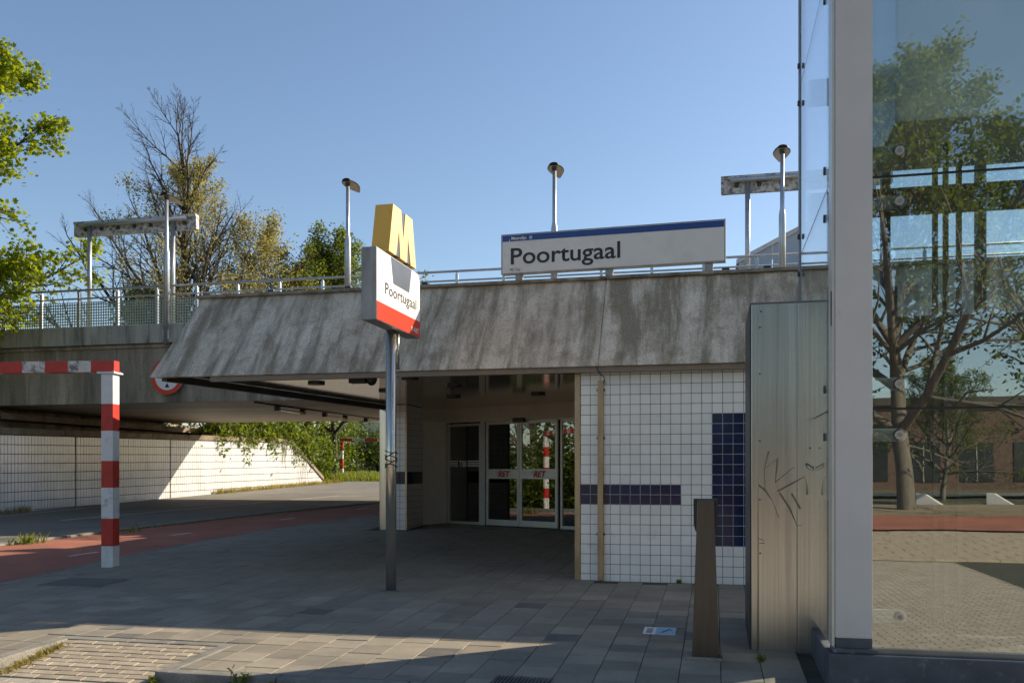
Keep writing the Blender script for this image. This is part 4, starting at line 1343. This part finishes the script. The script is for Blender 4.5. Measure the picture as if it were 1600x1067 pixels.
# ------------------------------------------------------------------ vegetation
def leaf_templates(kind):
    if kind == 'lobed':
        a = np.array([0, 25, 50, 80, 105, 140, 180, 220, 255, 280, 310, 335]) * math.pi / 180
        r = np.array([1.0, .62, .9, .45, .62, .33, .45, .33, .62, .45, .9, .62]) * .55
        P = np.stack([np.sin(a) * r, np.cos(a) * r + .35, -0.25 * np.abs(np.sin(a)) * r], 1)
        P = np.vstack([P, [[0, .3, .03]]])
        F = [(i, (i + 1) % 12, 12) for i in range(12)]
    elif kind == 'oval':
        P = np.array([[0, 0, 0], [.28, .35, -.07], [.2, .8, -.05], [0, 1.05, 0], [-.2, .8, -.05], [-.28, .35, -.07]])
        F = [(0, 1, 2, 3), (0, 3, 4, 5)]
    else:
        P = np.array([[-.3, 0, 0], [.3, 0, .1], [.3, 1, 0], [-.3, 1, .1]])
        F = [(0, 1, 2, 3)]
    return P, F

def leaves_mesh(name, pts, size, kind, m, rs, dirs=None, droop=0.3):
    P, F = leaf_templates(kind)
    n = len(pts)
    pts = np.asarray(pts, float)
    nrm = rs.normal(size=(n, 3)); nrm[:, 2] = np.abs(nrm[:, 2]) + .35
    nrm /= np.linalg.norm(nrm, axis=1)[:, None]
    d = rs.normal(size=(n, 3)); d[:, 2] -= droop
    d -= nrm * (d * nrm).sum(1)[:, None]
    d /= np.linalg.norm(d, axis=1)[:, None] + 1e-9
    s = np.cross(d, nrm)
    sz = size * rs.uniform(.6, 1.25, n)
    V = pts[:, None, :] + sz[:, None, None] * (s[:, None, :] * P[None, :, 0:1] + d[:, None, :] * P[None, :, 1:2] + nrm[:, None, :] * P[None, :, 2:3])
    V = V.reshape(-1, 3)
    k = len(P)
    fl = len(F[0])
    base = np.array(F)
    allf = (base[None] + (np.arange(n) * k)[:, None, None]).reshape(-1, fl)
    me = bpy.data.meshes.new(name)
    me.vertices.add(len(V)); me.vertices.foreach_set('co', V.ravel())
    me.loops.add(allf.size); me.loops.foreach_set('vertex_index', allf.ravel().astype(np.int32))
    me.polygons.add(len(allf))
    me.polygons.foreach_set('loop_start', (np.arange(len(allf)) * fl).astype(np.int32))
    me.update(calc_edges=True)
    me.validate()
    me.materials.append(M[m])
    return me

class Tree:
    def __init__(s, seed):
        s.r = random.Random(seed); s.segs = []; s.tips = []
    def branch(s, p, d, ln, rad, lev, spec):
        # spec per level: (nodes, kids per node, angle, child length / own length, wobble, upward pull, bare share)
        n, kids, ang, shrink, wob, trop, bare_ = spec[lev]
        pts, rs_ = [p.copy()], [rad]
        d = d.normalized()
        r = s.r
        last = lev == len(spec) - 1
        phase = r.uniform(0, 6.28)
        for i in range(n):
            d = (d + Vector((r.gauss(0, wob), r.gauss(0, wob), r.gauss(0, wob) + trop))).normalized()
            p = p + d * (ln / n)
            f = (i + 1) / n
            pts.append(p.copy()); rs_.append(max(.005, rad * (1 - .85 * f)))
            if last:
                s.tips.append((p.copy(), d.copy()))
            elif f > bare_:
                for q in range(kids):
                    phase += 2.4 + r.uniform(-.4, .4)
                    side = d.orthogonal().normalized()
                    side.rotate(Matrix.Rotation(phase, 3, d))
                    a_ = ang * r.uniform(.75, 1.2) * (1.1 - .35 * f)
                    nd = d * math.cos(a_) + side * math.sin(a_)
                    cl = ln * shrink * (r.uniform(.7, 1.2) if lev or n < 12 else r.choice((.6, .8, 1.0, 1.2))) * (1.2 - .95 * f)
                    s.branch(p.copy(), nd, cl, max(.006, min(rs_[-1] * .7, cl * .022 + .004)), lev + 1, spec)
        s.segs.append((pts, rs_, lev))
    def wood(s, name, m, parent, kmap=(9, 6, 4, 3, 3, 3)):
        V, F = [], []
        for pts, rs_, lev in s.segs:
            v, f = tube_vf(pts, rs_, kmap[min(lev, 5)], False)
            n = len(V); V += v; F += [tuple(i + n for i in q) for q in f]
        return mesh(name, V, F, m, parent, True)

def plant_tree(name, label, loc, seed, height, spec, leaf, lsize, lmat, per_tip, scatter, wood='bark', trunk_r=.2, group=None, keep=None):
    t = thing(name, label, 'tree', group, loc)
    T = Tree(seed)
    T.branch(Vector((0, 0, -.3)), Vector((0, 0, 1)), height, trunk_r, 0, spec)
    zmax = max(p.z for pts, _, _ in T.segs for p in pts)
    k = height / zmax
    for pts, rs_, lev in T.segs:
        for p in pts:
            p *= k
    T.wood('trunk', wood, t)
    rs_ = np.random.RandomState(seed)
    if per_tip > 0:
        P = []
        for p, d in T.tips:
            p = p * k
            n = rs_.poisson(per_tip)
            for q in range(n):
                o = rs_.normal(size=3) * scatter
                P.append((p.x + o[0], p.y + o[1], p.z + o[2]))
        P = np.array(P)
        if keep is not None:
            P = P[keep(P)]
        link('crown', leaves_mesh('crown', P, lsize, leaf, lmat, rs_), None, t)
    return t

# plane tree reaching in from the left, beside the road
SPREADING = ((19, 4, 1.28, .40, .04, .05, .12), (8, 2, .80, .42, .08, .05, .2), (4, 2, .75, .6, .12, .02, .1), (3, 0, 0, 0, .15, -.03, 0))
UPRIGHT = ((10, 3, .74, .56, .07, .04, .10), (7, 2, .62, .46, .09, .06, .15), (5, 2, .65, .5, .11, .05, .1), (3, 0, 0, 0, .14, .03, 0))
ROUND = ((9, 3, .90, .68, .07, .05, .20), (6, 2, .75, .50, .10, .05, .15), (4, 2, .7, .55, .12, .03, .1), (3, 0, 0, 0, .15, 0, 0))
plane = plant_tree('plane_tree', 'plane tree with bright yellow green lobed leaves in front of the viaduct', (-21.85, 18.4, 2.3), 23, 14.2, SPREADING, 'lobed', .17, 'plane_leaf', 3.9, .12, 'bark', .24, keep=lambda P: P[:, 2] > 1.35)
# trees beyond the platform
bare = plant_tree('bare_tree', 'tall leafless dark tree rising behind the platform railing', (-27.0, 41.0, 1.2), 4, 19.6, UPRIGHT, 'oval', .1, 'fresh_leaf', 0, .2, 'bark', .30)
tan1 = plant_tree('budding_tree', 'tree with sparse tan brown spring leaves beside the bare tree', (-22.9, 40.0, 1.2), 9, 16.0, UPRIGHT, 'oval', .125, 'tan_leaf', 1.35, .18, 'grey_bark', .17)
tan2 = plant_tree('budding_tree', 'shorter tan leaved bushy tree between budding and green trees', (-21.3, 42.0, 1.3), 13, 13.2, UPRIGHT, 'oval', .125, 'tan_leaf', 2.0, .2, 'grey_bark', .15)
grn1 = plant_tree('green_tree', 'light green young tree behind the platform railing beside the tan trees', (-21.9, 44.0, 1.3), 31, 12.6, ROUND, 'oval', .14, 'fresh_leaf', 4.0, .18, 'bark', .15)
grn2 = plant_tree('green_tree', 'green tree standing just behind the yellow M sign lamp', (-20.45, 46, 1.4), 37, 13.2, ROUND, 'oval', .14, 'fresh_leaf', 2.6, .18, 'bark', .16)
grn3 = plant_tree('green_tree', 'low green tree growing below the bare tree behind the mesh panels', (-26.0, 38.0, 2.0), 41, 8.6, ROUND, 'oval', .13, 'shrub_leaf', 1.6, .2, 'bark', .12)

# trees and planting behind the viewer (mirrored in the glass)
def copy_tree(src, loc, rz, sc_, label, group=None):
    o = src.copy(); col.objects.link(o)
    o.location = loc; o.rotation_euler = (0, 0, rz); o.scale = (sc_,) * 3
    for ch in src.children:
        c = ch.copy(); col.objects.link(c); c.parent = o
    tag(o, label, None, group)
    return o
park1 = plant_tree('park_tree', 'mature park tree with fresh leaves mirrored in the lift glass beside the column', (6.0, -17.5, .4), 51, 15.0, ROUND, 'oval', .17, 'fresh_leaf', 3.4, .2, 'grey_bark', .30)
copy_tree(park1, (12.2, -18.5, .5), 1.2, .95, 'park tree mirrored at the far right of the lift glass')
copy_tree(park1, (9.5, -28.0, .5), 2.3, .42, 'small park tree mirrored in front of the brick building')
copy_tree(park1, (15.0, -29.0, .5), 4.0, .42, 'small roadside tree mirrored beside the brick building')
copy_tree(park1, (-3.5, -21.0, .5), 3.3, 1.0, 'park tree behind the viewer on the grass by the street')
copy_tree(park1, (-26.0, -2.0, .2), 0.7, .9, 'roadside tree across the road mirrored in the station doors')
copy_tree(park1, (-27.0, 6.5, .4), 5.1, .85, 'second roadside tree across the road mirrored in the station doors')

def bush(name, label, loc, rad, n, lsize, lmat, seed, flat=.8, group=None, kind='oval'):
    t = thing(name, label, 'bush', group, loc)
    rs_ = np.random.RandomState(seed)
    blobs = rs_.normal(size=(14, 3)) * np.array(rad) * .5
    blobs[:, 2] = np.abs(blobs[:, 2]) + rad[2] * .2
    P = blobs[rs_.randint(0, 14, n)] + rs_.normal(size=(n, 3)) * np.array(rad) * .26
    P[:, 2] = np.abs(P[:, 2])
    link('foliage', leaves_mesh('foliage', P, lsize, kind, lmat, rs_), None, t)
    r = random.Random(seed)
    V, F = [], []
    for b in blobs:
        v, f = tube_vf([(0, 0, -.2), (b[0] * .5 + r.uniform(-.1, .1), b[1] * .5, b[2] * .55), tuple(b)], [.035, .02, .008], 4, False)
        k_ = len(V); V += v; F += [tuple(i + k_ for i in q) for q in f]
    mesh('stems', V, F, 'bark', t)
    return t
bushes = [('sunlit green shrub right beside the sloping end of the tiled wall', (-21.2, 43.0, 1.2), (1.5, 1.4, 2.3), 5200, .19, 'shrub_leaf'),
          ('tall yellow green shrub behind the sloping wall end', (-24.2, 45.0, 1.3), (2.4, 1.6, 3.6), 5200, .2, 'shrub_leaf'),
          ('green shrub just left of the far striped barrier', (-23.2, 51, 1.5), (1.8, 1.6, 3.0), 4800, .2, 'shrub_leaf'),
          ('dark green shrub in front of the far house', (-21.2, 55, 1.6), (2.2, 1.5, 1.7), 4200, .2, 'dark_leaf'),
          ('large bushy shrub further back behind the far shrubs', (-29.5, 58, 1.6), (4, 2.5, 4.6), 5000, .28, 'shrub_leaf'),
          ('broad leafy shrub filling the gap above the far barrier', (-26.0, 66, 1.7), (3.6, 2.5, 3.0), 4500, .28, 'dark_leaf')]
for i, (lab, loc, rad, n, ls, lm) in enumerate(bushes):
    bush('shrub', lab, loc, rad, n, ls, lm, 60 + i)
for i, (X, Y, lab) in enumerate(((-22.6, -4, 'leafy roadside shrub below the roadside tree mirrored in the doors'), (-22.8, -.5, 'roadside shrub between the two roadside trees mirrored in the doors'), (-22.5, 3, 'full green shrub by the far kerb mirrored in the doors'), (-22.9, 6.2, 'roadside shrub beside the left barrier post mirrored in the doors'), (-22.4, -8, 'last roadside shrub of the row across the road'))):
    bush('shrub', lab, (X, Y, g(Y) - .1), (1.6, 2.0, 2.0), 1800, .24, 'shrub_leaf', 80 + i, group='shrubs across the road')

for i, (X, Y, lab) in enumerate(((-21.6, 8.4, 'tall leafy shrub next to the left barrier post across the road'), (-21.7, 11.4, 'dense green shrub between barrier and tiled wall across the road'), (-23.5, 4.6, 'wide leafy shrub in front of the roadside tree across the road'))):
    bush('shrub', lab, (X, Y, g(Y) - .1), (1.6, 1.9, 2.8), 4200, .22, 'shrub_leaf', 95 + i)
# ivy hanging over the wall
iv = thing('climbing_ivy', 'bright green climber spilling over the coping of the tiled wall', 'ivy', loc=(0, 0, 0))
rs_ = np.random.RandomState(3)
P = []
for i in range(7000):
    y = rs_.uniform(30.9, 38.6)
    t_ = (y - 33.2) / 5.4
    top = wtop(min(y, YB)) - (max(0, y - YB) * .5) + .2
    zz = top + rs_.normal(.42, .3) - rs_.uniform(0, 1) ** 3 * (.55 + .5 * math.sin(y * 3.1) + .3 * math.sin(y * 7.7))
    P.append((wall_x(y) - .1 + rs_.uniform(-.55, .32), y, zz))
for i in range(4200):
    y = rs_.uniform(30.6, 40)
    P.append((wall_x(y) - .6 + rs_.normal(0, .35), y, wtop(y) + abs(rs_.normal(0, .7)) - max(0, y - YB) * .3))
link('foliage', leaves_mesh('foliage', P, .17, 'oval', 'shrub_leaf', rs_), None, iv)
V, F = [], []
r9 = random.Random(9)
for c0, n_, ln in ((33.6, 9, .55), (34.9, 5, .4), (35.9, 10, 1.3), (37.0, 8, 1.0), (37.6, 4, 1.7)):
    for i in range(n_):
        y = c0 + r9.gauss(0, .16)
        z = wtop(min(y, YB)) + .1 - max(0, y - YB) * .5
        l_ = ln * r9.uniform(.4, 1)
        path = [(wall_x(y) + .09, y, z)]
        for q in range(4):
            path.append((wall_x(y) + .06 + r9.uniform(0, .05), y + r9.gauss(0, .06), z - l_ * (q + 1) / 4))
        v, f = tube_vf(path, [.014, .013, .011, .009, .006], 3, False)
        k_ = len(V); V += v; F += [tuple(a + k_ for a in q) for q in f]
mesh('dry_tendrils', V, F, 'dry_vine', iv)

# grass blades
def blades(name, pts, h, w, m, seed, parent=None, lean=.35):
    rs_ = np.random.RandomState(seed)
    V, F = [], []
    for (x, y, z) in pts:
        a = rs_.uniform(0, 2 * math.pi)
        hh = h * rs_.uniform(.5, 1.25)
        dx, dy = math.cos(a) * w, math.sin(a) * w
        lx, ly = rs_.normal(0, lean) * hh, rs_.normal(0, lean) * hh
        n = len(V)
        V += [(x - dx, y - dy, z), (x + dx, y + dy, z), (x + dx * .7 + lx * .4, y + dy * .7 + ly * .4, z + hh * .6), (x - dx * .7 + lx * .4, y - dy * .7 + ly * .4, z + hh * .6), (x + lx, y + ly, z + hh)]
        F += [(n, n + 1, n + 2, n + 3), (n + 3, n + 2, n + 4)]
    return mesh(name, V, F, m, parent)
rg = random.Random(17)
P = [(rg.uniform(-24, -10), rg.uniform(42.4, 49), 0) for i in range(9000)]
tag(blades('tall_grass', [(x, y, g(y) - .18 + .03) for x, y, _ in P], .42, .02, 'blade', 1), 'bright tall grass on the verge beyond the underpass', 'grass', kind='stuff')
P = []
for i in range(1500):
    y = rg.uniform(30.5, 41)
    P.append((wall_x(y) + abs(rg.gauss(.12, .12)), y, g(y) - .09))
for i in range(500):
    y = rg.uniform(15, 21.6)
    P.append((wall_x(y) + abs(rg.gauss(.1, .1)), y, g(y) - .09))
tag(blades('wall_foot_weeds', P, .2, .012, 'dry_blade', 2, None, .5), 'dry weeds growing along the foot of the tiled wall', 'weeds', kind='stuff')
P = []
for i in range(900):
    y = rg.uniform(15.5, 34)
    P.append((lerp(BL, y) + abs(rg.gauss(0, .05)), y, g(y) - .03))
tag(blades('kerb_moss', P, .05, .012, 'blade', 3, None, .6), 'low moss and grass along the kerb of the bike path', 'moss', kind='stuff')
P = []
for cx, cy, n, s in ((-12.15, 13.95, 60, .16), (-11.6, 16.2, 12, .1)):
    P += [(cx + rg.gauss(0, s * .6), cy + rg.gauss(0, s), g(cy) - .04) for _ in range(n)]
tag(blades('kerb_weed', P, .2, .018, 'blade', 4, None, .5), 'single grass tuft at the kerb between road and bike path', 'weed', kind='stuff')
P = [(-5.55 + abs(rg.gauss(0, .04)), rg.uniform(6.05, 6.75), 0) for _ in range(260)]
P = [(x, y, g(6) - .094 + (y - 6.02) * math.tan(slope)) for x, y, _ in P]
tag(blades('ramp_weeds', P, .045, .006, 'dry_blade', 5, None, .7), 'dry yellow weeds along the side kerb of the brick ramp', 'weeds', kind='stuff')
def sprout(label, x, y, n, h, seed, z=None):
    rs_ = np.random.RandomState(seed)
    t = thing('weed', label, 'weed', None, (x, y, (g(y) - .094) if z is None else z))
    P = []
    V, F = [], []
    for i in range(n):
        a = rs_.uniform(0, 6.28); l_ = h * rs_.uniform(.5, 1.1)
        ex, ey = math.cos(a) * l_ * .5, math.sin(a) * l_ * .35
        v, f = tube_vf([(0, 0, 0), (ex * .4, ey * .4, l_ * .6), (ex, ey, l_)], [.003, .002, .001], 3, False)
        k_ = len(V); V += v; F += [tuple(q + k_ for q in w) for w in f]
        for q in range(9):
            s_ = rs_.uniform(.25, 1.05)
            P.append((ex * s_ + rs_.normal(0, .006), ey * s_ + rs_.normal(0, .006), l_ * s_))
    mesh('stems', V, F, 'blade', t)
    link('foliage', leaves_mesh('foliage', np.array(P), .032, 'oval', 'blade', rs_), None, t)
sprout('small bright green weed sprouting below the front kerb', -3.38, 5.96, 14, .17, 5)
sprout('low green weed tuft at the corner of the brick ramp', -4.13, 5.97, 10, .075, 6)
sprout('tiny weed at the joint of the front kerb', -3.52, 6.0, 5, .07, 7)
sprout('tiny weed against the front kerb beside the sprout', -3.15, 5.98, 4, .09, 8)
sprout('grass tuft at the left side kerb of the ramp', -5.75, 5.98, 14, .10, 9)
sprout('tiny weed in the paving beside the steel panel', .36, 7.25, 5, .05, 10, g(7.25))
sprout('moss tuft at the foot of the dark tapered post', .03, 7.22, 9, .035, 12, g(7.2))
sprout('weed at the foot of the tiled wall', -.42, 11.12, 7, .05, 13, g(11.1))

# ------------------------------------------------------------------ distant buildings
hs = thing('far_house', 'beige rendered house with dark windows beyond the underpass', 'house', loc=(-36, 84, 2.2))
box('wall', 0, 24, 0, 9, -.5, 6.2, 'house_render', hs)
solid('roof', *prism([(-.5, -.6, 6.2), (-.5, 9.6, 6.2), (-.5, 4.5, 10)], (0, 0, 0), (25, 0, 0)), 'roof_tile', hs)
for i in range(9):
    xx = .8 + i * 2.6
    w_ = box('window', xx, xx + 1.35, -.06, .02, 0.5, 3.0, 'window_dark', hs)
    box('frame', xx + .6, xx + .72, -.1, -.06, .5, 3.0, 'bright_white', w_)
    box('sill', xx - .1, xx + 1.45, -.18, -.06, .38, .5, 'bright_white', w_)
bb = thing('brick_building', 'low dark brick building mirrored low in the lift glass', 'building', loc=(-8, -50, .4))
box('wall', 0, 50, -10, 0, -.5, 5.6, 'house_brick', bb)
box('roof', -.4, 50.4, -10.4, .4, 5.6, 6.1, 'dark_trim', bb)
for i in range(15):
    w_ = box('window', 1.2 + i * 3.2, 3.2 + i * 3.2, -.02, .06, .6, 3.2, 'window_dark', bb)
    box('frame', 2.15 + i * 3.2, 2.21 + i * 3.2, .06, .1, .6, 3.2, 'sign_edge', w_)
hd = thing('clipped_hedge', 'square clipped green hedge mirrored beside the park tree', 'hedge', loc=(1.0, -22, .5))
rs_ = np.random.RandomState(8)
P = np.stack([rs_.uniform(-1.2, 2.0, 3500), rs_.uniform(-.5, .5, 3500), rs_.uniform(0, 1.7, 3500)], 1)
link('foliage', leaves_mesh('foliage', P, .16, 'oval', 'dark_leaf', rs_), None, hd)
for i, (X, lab) in enumerate(((7.2, 'low white slanted concrete block on the grass beside the mirrored trunk'), (9.4, 'low white slanted concrete block standing alone on the mirrored grass'))):
    t = thing('concrete_block', lab, 'block', 'white blocks on the grass', (X, -19.9, g(-19.9) - .1), .4)
    hexa('body', [(-.4, -.15, 0), (.5, -.15, 0), (.5, .15, 0), (-.4, .15, 0), (-.4, -.15, .42), (-.15, -.15, .42), (-.15, .15, .42), (-.4, .15, .42)], 'bright_white', t, .02)
